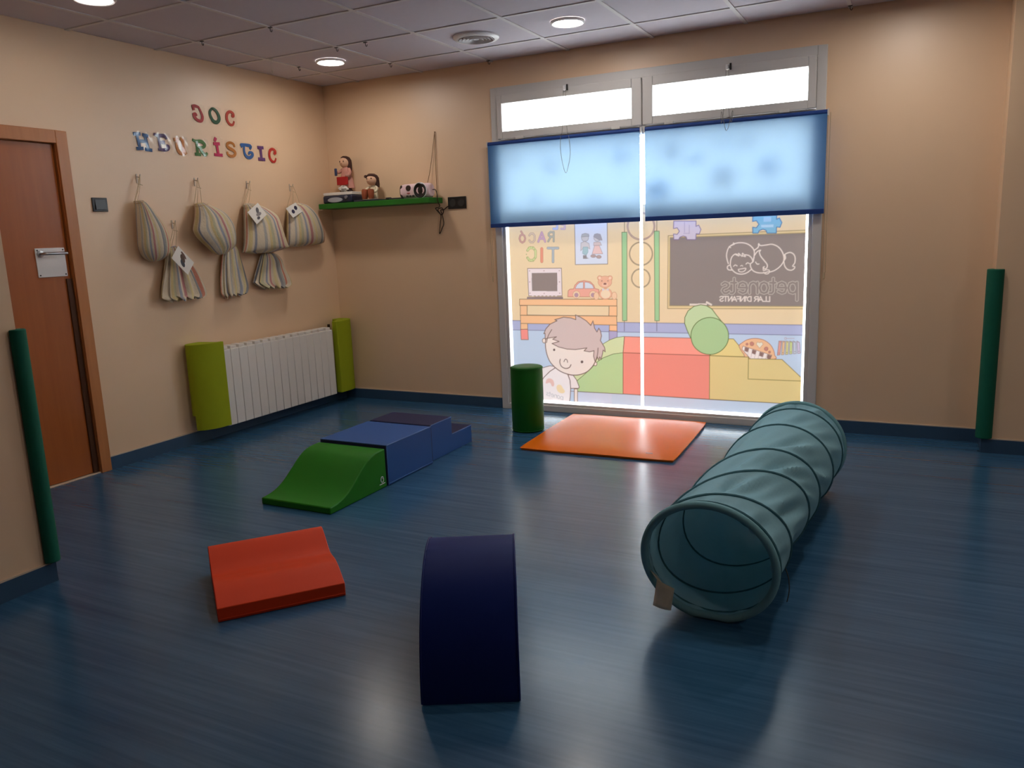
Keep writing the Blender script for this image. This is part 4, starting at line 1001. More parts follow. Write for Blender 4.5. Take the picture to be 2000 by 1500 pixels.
for k, r in enumerate((0.098, 0.077, 0.056, 0.035)):
    MB().lathe([(r, 0.002), (r + 0.012, -0.015), (r + 0.010, -0.017), (r - 0.003, 0.0), (r, 0.002)], n=40, ends=False).build('vent_ring', M['rail'], vent)
MB().lathe([(0.0005, -0.012), (0.018, -0.012), (0.014, 0.002), (0.0005, 0.003)], n=24).build('vent_core', M['rail'], vent)
MB().lathe([(0.0005, 0.003), (0.118, 0.003), (0.118, 0.0055), (0.0005, 0.0055)], n=40).build('vent_back', M['dkgrey'], vent)

hook0 = None
HOOKS = ((0.412, -1.61, 'small dark ceiling hook nearest the door side, above the blue letter H'), (0.965, -1.61, 'small dark ceiling hook on a rail crossing, highest in the picture'),
         (0.372, -0.70, 'small dark ceiling hook between the corner downlight and the bag wall'), (0.958, -1.005, 'small dark ceiling hook just in front of the corner downlight'),
         (1.190, -1.005, 'small dark ceiling hook midway between corner downlight and air vent'), (0.955, -0.405, 'small dark ceiling hook behind the corner downlight, towards the shelf'),
         (1.565, -0.06, 'small dark ceiling hook over the window frame corner near the vent'), (3.962, -0.07, 'small dark ceiling hook beyond the window towards the stepped wall'))
for hx, hy, hl in HOOKS:
    if hook0 is None:
        pth = catmull([(0, 0, 0.0), (0, 0, -0.014), (0.003, 0, -0.022), (0.009, 0, -0.025), (0.013, 0, -0.019), (0.013, 0, -0.014)], 4)
        o = MB().box(-0.012, -0.006, -0.003, 0.012, 0.006, 0.0015).tube(pth, 0.0022, 6).build('ceiling_hook', M['dkgrey']); hook0 = o
    else:
        o = hook0.copy(); col.objects.link(o)
    o.location = (hx, hy, H)
    tag(o, hl, 'hook', 'empty ceiling hooks')
o = MB().box(-0.012, -0.006, -0.003, 0.012, 0.006, 0.0015).tube([(0, 0, 0), (0.001, 0, -0.05), (0, 0, -0.075)], 0.0012, 6).tube(catmull([(0, 0, -0.075), (0.006, 0, -0.085), (0, 0, -0.098), (-0.006, 0, -0.085), (0, 0, -0.075)], 4), 0.0016, 6).build('ceiling_hook', mat('clear_plastic', (190, 185, 180), 0.3), loc=(0.405, -1.012, H))
tag(o, 'pale ceiling hook with a longer dangling string and clip', 'hook')

# ------------------------------------------------------------------ letters on the wall
GLY = {
 'J': [[(0.05, 0.95), (0.30, 0.97), (0.62, 0.93)], [(0.62, 0.93), (0.78, 0.62), (0.88, 0.32), (0.74, 0.06), (0.42, 0.06), (0.16, 0.26), (0.12, 0.42), (0.28, 0.47), (0.36, 0.36)], [(0.10, 0.95), (0.16, 0.72)]],
 'O': [[(0.30, 0.94), (0.12, 0.72), (0.14, 0.42), (0.34, 0.12), (0.62, 0.05), (0.86, 0.24), (0.88, 0.52), (0.70, 0.82), (0.46, 0.96), (0.30, 0.94)]],
 'C': [[(0.72, 0.62), (0.86, 0.68), (0.82, 0.86), (0.52, 0.95), (0.24, 0.82), (0.12, 0.55), (0.18, 0.25), (0.42, 0.05), (0.70, 0.08), (0.84, 0.30)], [(0.66, 0.68), (0.82, 0.66)]],
 'H': [[(0.20, 0.93), (0.30, 0.08)], [(0.66, 0.95), (0.80, 0.08)], [(0.24, 0.52), (0.74, 0.54)], [(0.02, 0.92), (0.38, 0.95)], [(0.56, 0.92), (0.84, 0.88)], [(0.12, 0.06), (0.46, 0.10)], [(0.62, 0.06), (0.98, 0.03)]],
 'E': [[(0.30, 0.93), (0.36, 0.07)], [(0.04, 0.97), (0.30, 0.91), (0.74, 0.93), (0.84, 0.76)], [(0.34, 0.52), (0.62, 0.52)], [(0.62, 0.60), (0.62, 0.43)], [(0.22, 0.05), (0.60, 0.05), (0.84, 0.12), (0.92, 0.28), (0.80, 0.34)]],
 'U': [[(0.05, 0.86), (0.36, 0.92)], [(0.32, 0.92), (0.22, 0.50), (0.30, 0.18), (0.52, 0.06), (0.70, 0.16), (0.74, 0.50), (0.70, 0.95)], [(0.56, 0.95), (0.86, 0.86)], [(0.74, 0.30), (0.90, 0.06)]],
 'R': [[(0.30, 0.90), (0.30, 0.06)], [(0.04, 0.98), (0.24, 0.90), (0.62, 0.92), (0.84, 0.76), (0.74, 0.56), (0.34, 0.50)], [(0.48, 0.52), (0.62, 0.22), (0.82, 0.06), (0.96, 0.18)], [(0.14, 0.05), (0.48, 0.05)]],
 'I': [[(0.50, 0.92), (0.52, 0.07)], [(0.16, 0.93), (0.84, 0.95)], [(0.14, 0.05), (0.92, 0.05)]],
 'Y': [[(0.46, 0.66), (0.56, 0.06)], [(0.16, 0.66), (0.76, 0.68)], [(0.16, 0.04), (0.96, 0.04)], [(0.30, 0.84), (0.42, 0.98)]],
 'S': [[(0.84, 0.72), (0.76, 0.90), (0.48, 0.97), (0.20, 0.88), (0.16, 0.70), (0.36, 0.57), (0.66, 0.47), (0.86, 0.30), (0.74, 0.10), (0.44, 0.03), (0.16, 0.12), (0.10, 0.30)]],
 'T': [[(0.05, 0.92), (0.82, 0.88), (0.78, 0.66)], [(0.32, 0.90), (0.28, 0.45), (0.40, 0.14), (0.66, 0.04), (0.92, 0.20), (0.94, 0.38), (0.72, 0.42), (0.64, 0.28)], [(0.06, 0.92), (0.14, 0.76)]],
}
LETTERS = [('J', -1.321, 2.215, 0.096, 0.100, (176, 28, 38), 'red decorative letter J starting the upper word'),
 ('O', -1.177, 2.218, 0.100, 0.097, (14, 84, 52), 'dark green decorative letter O in the upper word'),
 ('C', -1.033, 2.216, 0.090, 0.098, (186, 56, 36), 'red-orange decorative letter C ending the upper word'),
 ('H', -1.788, 1.994, 0.124, 0.101, (28, 84, 138), 'blue decorative letter H starting the lower word'),
 ('E', -1.643, 2.001, 0.115, 0.100, (66, 28, 84), 'purple decorative letter E in the lower word'),
 ('U', -1.499, 1.990, 0.100, 0.104, (206, 128, 60), 'light orange decorative letter U in glossy film'),
 ('R', -1.335, 1.992, 0.122, 0.100, (70, 124, 62), 'mid green decorative letter R in glossy film'),
 ('Y', -1.182, 2.010, 0.082, 0.118, (198, 28, 86), 'pink-red decorative letter I with an accent'),
 ('S', -1.055, 2.001, 0.098, 0.099, (190, 118, 44), 'ochre decorative letter S in the lower word'),
 ('T', -0.906, 2.002, 0.118, 0.101, (24, 88, 152), 'blue decorative letter T in the lower word'),
 ('I', -0.766, 1.995, 0.078, 0.093, (92, 48, 112), 'purple decorative letter I without accent'),
 ('C', -0.645, 1.989, 0.092, 0.102, (194, 40, 34), 'red decorative letter C ending the lower word')]
WIDE = {'J': 0.17, 'O': 0.20, 'C': 0.17, 'H': 0.2, 'E': 0.19, 'U': 0.2, 'R': 0.2, 'I': 0.22, 'Y': 0.2, 'S': 0.18, 'T': 0.19}
for g_, yc, zc, w, h, rgb, lb in LETTERS:
    t = tag(empty('wall_letter', (0, yc, zc)), lb, 'letter', 'laminated letters on the wall')
    b = MB(); hw = WIDE[g_] * 0.052
    for si, st in enumerate(GLY[g_]):
        pts = [((a - 0.5) * w, (c - 0.5) * h) for a, c in st]
        if len(pts) > 2:
            pts = [(q.x, q.y) for q in catmull([(a, c, 0) for a, c in pts], 4)]
        # a ribbon whose width swells mid-stroke
        Lr, Rr = [], []
        N = len(pts)
        for i in range(N):
            a = Vector(pts[max(i - 1, 0)]); c = Vector(pts[min(i + 1, N - 1)]); d = (c - a).normalized(); nrm = Vector((-d.y, d.x))
            k = hw * (0.75 + 0.45 * math.sin(math.pi * i / (N - 1))) if N > 2 else hw
            q = Vector(pts[i])
            if i == 0: q = q - d * k * 0.4
            if i == N - 1: q = q + d * k * 0.4
            Lr.append(q + nrm * k); Rr.append(q - nrm * k)
        x1 = 0.0042 + si * 0.00012
        R4 = [[(0.0022, l.x, l.y), (x1, l.x, l.y), (x1, r.x, r.y), (0.0022, r.x, r.y)] for l, r in zip(Lr, Rr)]
        b.rings(R4, True, False)
    b.build('letter_card', mat('card_%d_%d_%d' % rgb, rgb, 0.5, 0.4), t)
    # the clear laminate around it, a little curled
    n = 10; vv = []; ff = []
    ww, hh = w * 0.5 + 0.012, h * 0.5 + 0.012
    curl = 0.006 if g_ in 'HEUR' else 0.003
    for i in range(n + 1):
        for j in range(n + 1):
            a, c = -1 + 2 * i / n, -1 + 2 * j / n
            x = 0.0052 + curl * max(0, abs(a) * 0.55 + abs(c) * 0.55 - 0.62) ** 1.5 * 2 + (0.0009 * math.sin(5 * a + 3 * c) if g_ in 'HEUR' else 0.0)
            # rounded corners
            s_ = 1.0 if abs(a * c) < 0.75 else 0.93
            vv.append((x, a * ww * s_, c * hh * s_))
    for i in range(n):
        for j in range(n):
            ff.append((i * (n + 1) + j, (i + 1) * (n + 1) + j, (i + 1) * (n + 1) + j + 1, i * (n + 1) + j + 1))
    MB().add(vv, ff, True).build('laminate', M['lam'], t)
BAGS={
'a' : [(-1.92, 1.626, -1.904, 1.63), (-1.929, 1.586, -1.877, 1.615), (-1.944, 1.508, -1.82, 1.54), (-1.952, 1.431, -1.775, 1.476), (-1.959, 1.353, -1.745, 1.405), (-1.944, 1.305, -1.736, 1.33), (-1.911, 1.272, -1.747, 1.281), (-1.861, 1.251, -1.799, 1.254)] ,
'b' : [(-1.708, 1.332, -1.657, 1.344), (-1.728, 1.307, -1.622, 1.303), (-1.748, 1.249, -1.58, 1.241), (-1.775, 1.168, -1.537, 1.188), (-1.803, 1.088, -1.5, 1.107), (-1.818, 1.037, -1.476, 1.029), (-1.817, 1.017, -1.488, 1.006), (-1.748, 0.991, -1.537, 0.999)] ,
'c' : [(-1.46, 1.615, -1.406, 1.626), (-1.478, 1.575, -1.352, 1.6), (-1.509, 1.508, -1.272, 1.56), (-1.54, 1.441, -1.22, 1.497), (-1.513, 1.387, -1.204, 1.437), (-1.455, 1.338, -1.2, 1.366), (-1.399, 1.295, -1.21, 1.324), (-1.343, 1.272, -1.273, 1.28)] ,
'd' : [(-1.207, 1.349, -1.159, 1.354), (-1.242, 1.304, -1.116, 1.307), (-1.264, 1.244, -1.105, 1.245), (-1.283, 1.174, -1.094, 1.182), (-1.299, 1.093, -1.084, 1.108), (-1.307, 1.03, -1.078, 1.041), (-1.307, 1.001, -1.098, 1.002), (-1.287, 0.974, -1.13, 0.99)] ,
'e' : [(-1.016, 1.616, -0.984, 1.63), (-1.043, 1.561, -0.875, 1.607), (-1.07, 1.471, -0.756, 1.545), (-1.089, 1.4, -0.728, 1.469), (-1.108, 1.335, -0.701, 1.385), (-1.123, 1.292, -0.675, 1.327), (-1.12, 1.278, -0.656, 1.303), (-1.032, 1.267, -0.797, 1.273)] ,
'f' : [(-0.866, 1.272, -0.80, 1.275), (-0.886, 1.250, -0.735, 1.252), (-0.913, 1.203, -0.69, 1.208), (-0.948, 1.137, -0.671, 1.145), (-0.982, 1.072, -0.639, 1.08), (-0.989, 1.057, -0.629, 1.028), (-0.951, 1.032, -0.66, 1.011), (-0.891, 1.009, -0.706, 1.002)] ,
'g' : [(-0.559, 1.615, -0.44, 1.64), (-0.592, 1.576, -0.365, 1.618), (-0.613, 1.499, -0.288, 1.559), (-0.629, 1.422, -0.247, 1.486), (-0.637, 1.361, -0.218, 1.417), (-0.636, 1.322, -0.206, 1.359), (-0.627, 1.31, -0.21, 1.326), (-0.541, 1.303, -0.3, 1.312)] ,
}
# ------------------------------------------------------------------ striped drawstring bags
CREAM = (202, 188, 164)
STRIPES = [CREAM, CREAM, (124, 130, 148), CREAM, (198, 178, 126), (198, 178, 126), CREAM, (190, 112, 92), CREAM, (150, 152, 150), (120, 124, 132), CREAM,
           CREAM, (206, 190, 140), CREAM, (176, 112, 116), CREAM, (134, 142, 160), CREAM, (176, 172, 140), (198, 178, 126), CREAM, (160, 160, 160), CREAM]
def bag(key, label, hook, depth, pleats, shift, gather, hook_label, card=None, marks=()):
    lv = BAGS[key]
    cy = sum((a[0] + a[2]) / 2 for a in lv) / len(lv); zb = min(min(a[1], a[3]) for a in lv)
    t = tag(empty('striped_bag', (0, cy, zb)), label, 'bag', 'striped bags hanging on the wall')
    Ls = catmull([(0, a[0], a[1]) for a in lv], 4); Rs = catmull([(0, a[2], a[3]) for a in lv], 4)
    n = 96; N = len(Ls); rings = []
    for i in range(N):
        u = i / (N - 1)
        C = (Ls[i] + Rs[i]) / 2; Hv = (Rs[i] - Ls[i]) / 2
        d = depth * (0.16 + 0.84 * math.sin(math.pi * min(1, (u * 0.86 + 0.10))) ** 0.8)
        if gather: d = depth * (0.35 + 0.55 * u) * (1 if u < 0.93 else 0.8)
        xc = 0.010 + d * (1.05 if not gather else 1.15) + (0.04 * u if key in 'ce' else 0)
        ring = []
        for k in range(n):
            a = 2 * math.pi * k / n
            pl = 1 + pleats * math.sin(13 * a + shift) * (0.3 + 0.7 * (1 - u) if not gather else 0.6 + 0.4 * u) + pleats * 0.6 * math.sin(7 * a + 2.1 * shift + 3 * u)
            ca, sa = math.cos(a), math.sin(a)
            se = math.copysign(abs(sa) ** 0.8, sa)
            q = C + Hv * (ca * (1 + (pl - 1) * 0.35)) + Vector((xc + d * se * pl - C.x, 0, 0))
            q.x = max(q.x, 0.006)
            if gather: q.z -= 0.011 * u ** 4 * math.sin(13 * a + shift)
            ring.append((q.x, q.y - cy, q.z - zb))
        rings.append(ring)
    o = MB().rings(rings, True, True).build('bag_body', M['bag'], t)
    me = o.data
    at = me.color_attributes.new('stripe', 'FLOAT_COLOR', 'CORNER')
    # the stripe of a face follows its place around the bag
    ring_of = {}
    for i, r in enumerate(rings):
        for k, q in enumerate(r):
            ring_of[(round(q[0], 4), round(q[1], 4), round(q[2], 4))] = k
    data = np.ones((len(me.loops), 4), np.float32)
    for p_ in me.polygons:
        ks = [ring_of.get(tuple(round(c, 4) for c in me.vertices[v_].co), 0) for v_ in p_.vertices]
        k0 = min(ks) if max(ks) - min(ks) < 10 else max(ks)
        c = lin(STRIPES[int((k0 * 2 + shift * 7)) // 4 % len(STRIPES)]); c = tuple(0.85 * a_ + 0.15 * b_ for a_, b_ in zip(c, lin(CREAM)))
        for li in p_.loop_indices: data[li, :3] = c
    at.data.foreach_set('color', data.ravel())
    # drawstring: from the hook down to both gathers
    hy, hz = hook
    tp = (Ls[0] + Rs[0]) / 2; x0 = rings[0][0][0] * 0 + 0.03
    l0, r0 = Ls[1], Rs[1]
    cd = MB()
    for q, s_ in ((l0, -1), (r0, 1), (tp, 0)):
        pth = catmull([(0.032, hy + 0.002 * s_, hz), (0.034, hy + (q.y - hy) * 0.45 + 0.004 * s_, hz + (q.z - hz) * 0.5), (0.030, q.y, q.z + 0.004), (0.034, q.y - 0.004 * s_, q.z - 0.012)], 4)
        cd.tube([(a.x, a.y - cy, a.z - zb) for a in pth], 0.0017, 6)
    ky, kz = hy + (tp.y - hy) * 0.35, hz + (tp.z - hz) * 0.35
    cd.tube([(a[0], a[1] - cy, a[2] - zb) for a in ((0.036, ky - 0.006, kz), (0.040, ky + 0.008, kz - 0.002), (0.040, ky + 0.022, kz - 0.006))], 0.0024, 6)
    cd.build('drawstring', M['string'], t)
    gt = MB()   # the bunched hem around the drawstring
    ring0 = [Vector(q) for q in rings[2]]
    gt.tube(ring0[::3], 0.0022, 6, True)
    gt.build('gathered_hem', M['string'], t)
    if card:
        q = [Vector((x_, a - cy, b - zb)) for x_, a, b in card]
        q[3] = q[0] + q[2] - q[1]
        nrm = (q[1] - q[0]).cross(q[2] - q[0]).normalized()
        if nrm.x < 0: nrm = -nrm
        co = MB().rings([[p_ for p_ in q], [p_ + nrm * 0.0015 for p_ in q]], True, False).build('picture_card', M['paper'], t)
        for (a, b, ra, rb, rgb, rot) in marks:
            ex, ey = (q[3] - q[0]), (q[1] - q[0])
            pts = []
            for k in range(14):
                an = 2 * math.pi * k / 14
                u_, v_ = ra * math.cos(an), rb * math.sin(an)
                uu = a + u_ * math.cos(rot) - v_ * math.sin(rot); ww = b + u_ * math.sin(rot) + v_ * math.cos(rot)
                pts.append(q[0] + ex * uu + ey * ww + nrm * 0.0016)
            MB().rings([pts, [p_ + nrm * 0.0004 for p_ in pts]], True, False).build('printed_picture', mat('print_%d_%d_%d' % rgb, rgb, 0.7), co)
        MB().tube([(q[0] + (q[3] - q[0]) * 0.4) + nrm * 0.002, Vector((tp.x + 0.05, tp.y - cy, tp.z - zb - 0.01))], 0.0012, 6).build('card_string', M['string'], t)
    hk = tag(empty('wall_hook', (0, hy, hz)), hook_label, 'hook', 'wall hooks of the bags')
    MB().box(0.0005, -0.006, -0.048, 0.004, 0.006, 0.008).build('back_plate', mat('hook_plastic', (190, 174, 158), 0.5), hk, bevel=0.002)
    MB().tube(catmull([(0.004, 0, -0.008), (0.022, 0, -0.012), (0.032, 0, -0.008), (0.036, 0, 0.006)], 4), 0.003, 8).build('peg', mat('hook_plastic', (190, 174, 158)), hk)
bag('a', 'smooth striped bag hanging lowest-bellied on the hook nearest the light switch', (-1.863, 1.785), 0.062, 0.03, 0.5, False, 'white wall hook nearest the light switch')
bag('b', 'gathered striped bag with a tilted photo card, in the lower row near the door', (-1.636, 1.502), 0.050, 0.26, 1.9, True, 'low white wall hook in the lower row',
    [(0.118, -1.709, 1.344), (0.124, -1.776, 1.268), (0.132, -1.670, 1.155), (0.126, -1.604, 1.214)], ((0.45, 0.42, 0.22, 0.13, (96, 74, 60), 0.9), (0.55, 0.66, 0.20, 0.12, (66, 72, 82), 0.9), (0.42, 0.2, 0.2, 0.08, (110, 86, 74), 0.4)))
bag('c', 'smooth bulging striped bag without a card, second from the door in the upper row', (-1.412, 1.783), 0.065, 0.03, 3.2, False, 'white wall hook second from the door')
bag('d', 'narrow gathered striped bag hanging under the bulging one', (-1.185, 1.385), 0.038, 0.26, 4.4, True, 'wall hook hidden behind the bulging bag')
bag('e', 'wide striped bag with a grey picture card and a pointed corner', (-0.938, 1.782), 0.058, 0.03, 5.3, False, 'white wall hook third from the door',
    [(0.112, -0.960, 1.628), (0.118, -1.075, 1.560), (0.152, -1.031, 1.475), (0.146, -0.900, 1.523)], ((0.35, 0.36, 0.20, 0.11, (92, 90, 94), 0.5), (0.60, 0.44, 0.12, 0.20, (136, 130, 130), 0.2), (0.78, 0.62, 0.10, 0.12, (84, 80, 86), 0.0)))
bag('f', 'fan-shaped gathered striped bag hanging under the wide one', (-0.836, 1.312), 0.042, 0.26, 0.9, True, 'wall hook hidden behind the wide bag')
bag('g', 'square striped bag with a card of two dark ovals, nearest the room corner', (-0.489, 1.777), 0.058, 0.03, 2.4, False, 'wall hook nearest the room corner',
    [(0.095, -0.543, 1.639), (0.100, -0.662, 1.592), (0.116, -0.609, 1.523), (0.110, -0.495, 1.562)], ((0.40, 0.30, 0.20, 0.13, (44, 40, 66), 0.3), (0.56, 0.66, 0.19, 0.13, (44, 40, 66), 0.3)))

# ------------------------------------------------------------------ shelf and what stands on it
SZ = 1.634
shelf = MB().box(0.030, -0.200, 1.593, 1.086, -0.001, SZ).build('wall_shelf', mat('green_lacquer', (30, 108, 26), 0.45, 0.4), bevel=0.003)
tag(shelf, 'green floating wall shelf in the room corner', 'shelf')

pl = tag(empty('disc_player', (0.215, -0.115, SZ)), 'navy portable disc player with a silver oval, on the shelf under the taller doll', 'player')
MB().box(-0.145, -0.075, 0.0, 0.145, 0.075, 0.060).build('player_body', mat('navy_plastic', (26, 34, 58), 0.35), pl, bevel=0.012, bseg=3)
MB().lathe([(0.0005, -0.0775), (0.072, -0.0775), (0.076, -0.075), (0.0005, -0.073)], (-0.02, 0, 0.026), 'y', 28, sy=0.26).build('silver_badge', mat('silver_plastic', (170, 175, 184), 0.3), pl)
MB().lathe([(0.0005, -0.086), (0.013, -0.086), (0.014, -0.073)], (0.095, 0, 0.042), 'y', 16).build('dial', mat('grey_plastic', (120, 118, 126), 0.4), pl)
wb = tag(MB().prism([(-0.150, -0.070), (0.135, -0.070), (0.135, 0.070), (-0.150, 0.070)], 'z', 0.0, 0.024).build('white_box_lid', M['paper'], loc=(0.222, -0.112, SZ + 0.061), bevel=0.004), 'flat white box lying on the disc player', 'box')
# crumpled tissue
ts = MB(); rr = random.Random(3); R_ = []
for i in range(9):
    tt = math.pi * min(max(i / 8, .03), .97)
    R_.append([((0.040 + 0.016 * rr.uniform(-1, 1)) * math.sin(tt) * math.cos(2 * math.pi * k / 14), (0.026 + 0.01 * rr.uniform(-1, 1)) * math.sin(tt) * math.sin(2 * math.pi * k / 14), 0.026 + (-0.026 + 0.012 * rr.uniform(0, 1) * (i > 1)) * math.cos(tt) * (1.0 if i > 4 else 1.0)) for k in range(14)])
ts.rings(R_, True, False)
ob = ts.build('tissue', M['paper'], loc=(0.268, -0.166, SZ + 0.0855)); tag(ob, 'crumpled white tissue at the feet of the taller doll', 'tissue')

SKIN = mat('doll_skin', (214, 170, 140), 0.7); HAIRM = mat('doll_hair', (66, 36, 26), 0.8, noise=0.2, nscale=80)
# taller doll, standing
d1 = tag(empty('rag_doll', (0.248, -0.092, SZ + 0.086)), 'taller doll with long dark hair, pink dress and red apron', 'doll', 'dolls on the shelf')
pink = mat('pink_dress', (196, 138, 124), 0.85)
MB().rings([[(rx * math.cos(2 * math.pi * k / 20), ry * math.sin(2 * math.pi * k / 20), z) for k in range(20)] for rx, ry, z in ((0.074, 0.042, 0.030), (0.068, 0.040, 0.060), (0.055, 0.036, 0.110), (0.041, 0.030, 0.150), (0.036, 0.027, 0.182), (0.020, 0.018, 0.196))]).build('dress', pink, d1)
for s_ in (-1, 1):
    lg = MB().tube([(0.030 * s_, 0, 0.040), (0.032 * s_, 0, 0.012)], 0.012, 10).ball((0.034 * s_, -0.012, 0.011), (0.022, 0.030, 0.011))
    lg.build('leg', mat('doll_shoe', (52, 30, 28), 0.6), d1)
MB().tube(catmull([(0.033, -0.004, 0.180), (0.055, -0.022, 0.150), (0.050, -0.042, 0.128), (0.030, -0.048, 0.130)], 4), [0.013] * 12 + [0.009], 10).build('arm', pink, d1)
MB().tube(catmull([(-0.033, -0.004, 0.180), (-0.056, -0.010, 0.160), (-0.070, -0.022, 0.160)], 4), 0.012, 10).build('arm', pink, d1)
MB().box(-0.060, -0.052, 0.056, 0.050, -0.044, 0.120).build('apron', mat('red_felt', (170, 22, 20), 0.8), d1, bevel=0.003)
MB().box(-0.092, -0.034, 0.132, -0.070, -0.022, 0.190).build('blue_book', mat('blue_felt', (58, 66, 100), 0.8), d1, bevel=0.004)
hd = MB().ball((-0.004, -0.006, 0.232), (0.040, 0.038, 0.043), 20, 14).ball((-0.004, -0.046, 0.228), 0.005, 8, 6).build('head', SKIN, d1)
for ex in (0.012, -0.024):
    MB().ball((ex, -0.041, 0.238), (0.0045, 0.003, 0.007), 10, 8).build('eye', HAIRM, hd)
hr = MB().rings([[(-0.002 + rx * math.cos(2 * math.pi * k / 20) + ox, oy + ry * math.sin(2 * math.pi * k / 20), z) for k in range(20)] for rx, ry, z, ox, oy in
     ((0.014, 0.010, 0.140, 0.030, 0.012), (0.022, 0.014, 0.160, 0.026, 0.014), (0.034, 0.022, 0.195, 0.016, 0.016), (0.044, 0.032, 0.225, 0.006, 0.014), (0.045, 0.034, 0.250, 0.003, 0.011), (0.036, 0.034, 0.272, 0.0, 0.004), (0.016, 0.018, 0.282, 0.0, -0.002))])
hr.build('hair', HAIRM, hd)
# smaller doll, seated
d2 = tag(empty('rag_doll', (0.512, -0.112, SZ + 0.0145)), 'smaller seated doll with brown boots and white top', 'doll', 'dolls on the shelf')
cream = mat('cream_knit', (220, 206, 178), 0.9)
MB().rings([[(rx * math.cos(2 * math.pi * k / 18), 0.012 + ry * math.sin(2 * math.pi * k / 18), z) for k in range(18)] for rx, ry, z in ((0.034, 0.030, 0.0), (0.036, 0.030, 0.030), (0.032, 0.026, 0.070), (0.026, 0.022, 0.100), (0.014, 0.014, 0.112))]).build('torso', cream, d2)
boot = mat('brown_boot', (140, 66, 32), 0.7)
for s_ in (-1, 1):
    MB().tube(catmull([(0.018 * s_, 0.0, 0.020), (0.026 * s_, -0.030, 0.036), (0.030 * s_, -0.060, 0.042)], 4), 0.016, 10).build('leg', cream, d2)
    MB().tube([(0.030 * s_, -0.066, 0.004), (0.030 * s_, -0.066, 0.030), (0.029 * s_, -0.064, 0.062), (0.029 * s_, -0.062, 0.076)], [0.021, 0.024, 0.026, 0.022], 14).build('boot', boot, d2)
    MB().tube(catmull([(0.026 * s_, 0.008, 0.100), (0.050 * s_, -0.008, 0.082), (0.048 * s_, -0.024, 0.060), (0.026 * s_, -0.034, 0.056)], 4), 0.0095, 10).build('arm', cream, d2)
hd = MB().ball((0.0, 0.0, 0.150), (0.046, 0.042, 0.044), 20, 14).ball((-0.004, -0.043, 0.144), 0.004, 8, 6).build('head', SKIN, d2)
for ex in (0.020, -0.022):
    MB().ball((ex, -0.037, 0.160), (0.006, 0.003, 0.006), 10, 8).build('eye', HAIRM, hd)
hr = MB().rings([[(rx * math.cos(2 * math.pi * k / 20) + ox, oy + ry * math.sin(2 * math.pi * k / 20), z) for k in range(20)] for rx, ry, z, ox, oy in
     ((0.012, 0.010, 0.092, 0.046, 0.014), (0.020, 0.018, 0.115, 0.036, 0.018), (0.040, 0.030, 0.140, 0.014, 0.016), (0.050, 0.036, 0.165, 0.004, 0.012), (0.046, 0.040, 0.185, -0.002, 0.003), (0.022, 0.026, 0.198, -0.002, 0.0))])
hr.build('hair', HAIRM, hd)
MB().ball((-0.040, -0.026, 0.178), (0.014, 0.012, 0.012), 12, 8).build('hair_bun', HAIRM, hd)
tag(MB().box(-0.120, -0.060, 0.0, 0.120, 0.060, 0.0135).build('flat_case', mat('slate_case', (44, 50, 66), 0.5), loc=(0.495, -0.125, SZ + 0.0003), bevel=0.003), 'flat dark case lying under the seated doll', 'case')
tag(MB().tube(catmull([(0.026 * math.cos(a) * (1 - 0.08 * (a // 6.28)), 0.022 * math.sin(a), 0.006 + 0.0035 * (a / 6.28)) for a in np.linspace(0, 18.8, 40)], 2), 0.004, 6).build('coiled_lead', M['black'], loc=(0.690, -0.150, SZ)), 'small coiled black lead lying on the shelf', 'cable')
tag(MB().box(-0.055, -0.020, 0.0, 0.055, 0.020, 0.012).build('remote_control', M['dkgrey'], loc=(0.775, -0.168, SZ + 0.0003), rot=(0, 0, 0.1), bevel=0.003), 'slim dark remote control in front of the pink radio', 'remote')
rd = tag(empty('radio', (0.925, -0.105, SZ)), 'pink portable radio with a large black loudspeaker on the shelf', 'radio')
pr = [(0.056 + 0.0 * a, 0) for a in (0,)]
ell = [(0.052 * math.copysign(abs(math.cos(a)) ** 0.7, math.cos(a)), 0.056 + 0.056 * math.copysign(abs(math.sin(a)) ** 0.7, math.sin(a))) for a in np.linspace(0, 2 * math.pi, 28, endpoint=False)]
MB().rings([[(x, q[0] * s_, 0.056 + (q[1] - 0.056) * s_) for q in ell] for x, s_ in ((-0.132, 0.78), (-0.122, 0.94), (-0.10, 1.0), (0.10, 1.0), (0.122, 0.94), (0.132, 0.78))]).build('radio_body', mat('pink_plastic', (226, 196, 200), 0.35), rd)
sp = MB().lathe([(0.056, -0.050), (0.056, -0.058), (0.050, -0.061), (0.048, -0.056), (0.030, -0.050), (0.014, -0.054), (0.0005, -0.056)], (0.062, 0, 0.057), 'y', 32)
sp.build('loudspeaker', M['black'], rd)
MB().lathe([(0.0565, -0.049), (0.060, -0.050), (0.060, -0.056), (0.0565, -0.0585), (0.0565, -0.049)], (0.062, 0, 0.057), 'y', 32, ends=False).build('speaker_ring', M['white'], rd)
MB().lathe([(0.0005, -0.052), (0.046, -0.052), (0.048, -0.045)], (-0.114, 0.004, 0.056), 'y', 24, sx=0.30).build('side_grille', mat('dark_brown_plastic', (44, 30, 26), 0.4), rd)
MB().lathe([(0.0005, -0.055), (0.021, -0.055), (0.023, -0.047)], (-0.046, 0, 0.078), 'y', 20, sx=1.0, sy=1.0).build('dial', mat('dark_brown_plastic', (44, 30, 26), 0.4), rd)
MB().box(-0.060, -0.054, 0.038, -0.034, -0.049, 0.044).build('red_badge', mat('red_print', (170, 40, 50), 0.5), rd)
for k in range(3):
    MB().box(-0.070 + k * 0.027, -0.051, 0.012, -0.050 + k * 0.027, -0.045, 0.026).build('button', M['dkgrey'], rd, bevel=0.002)

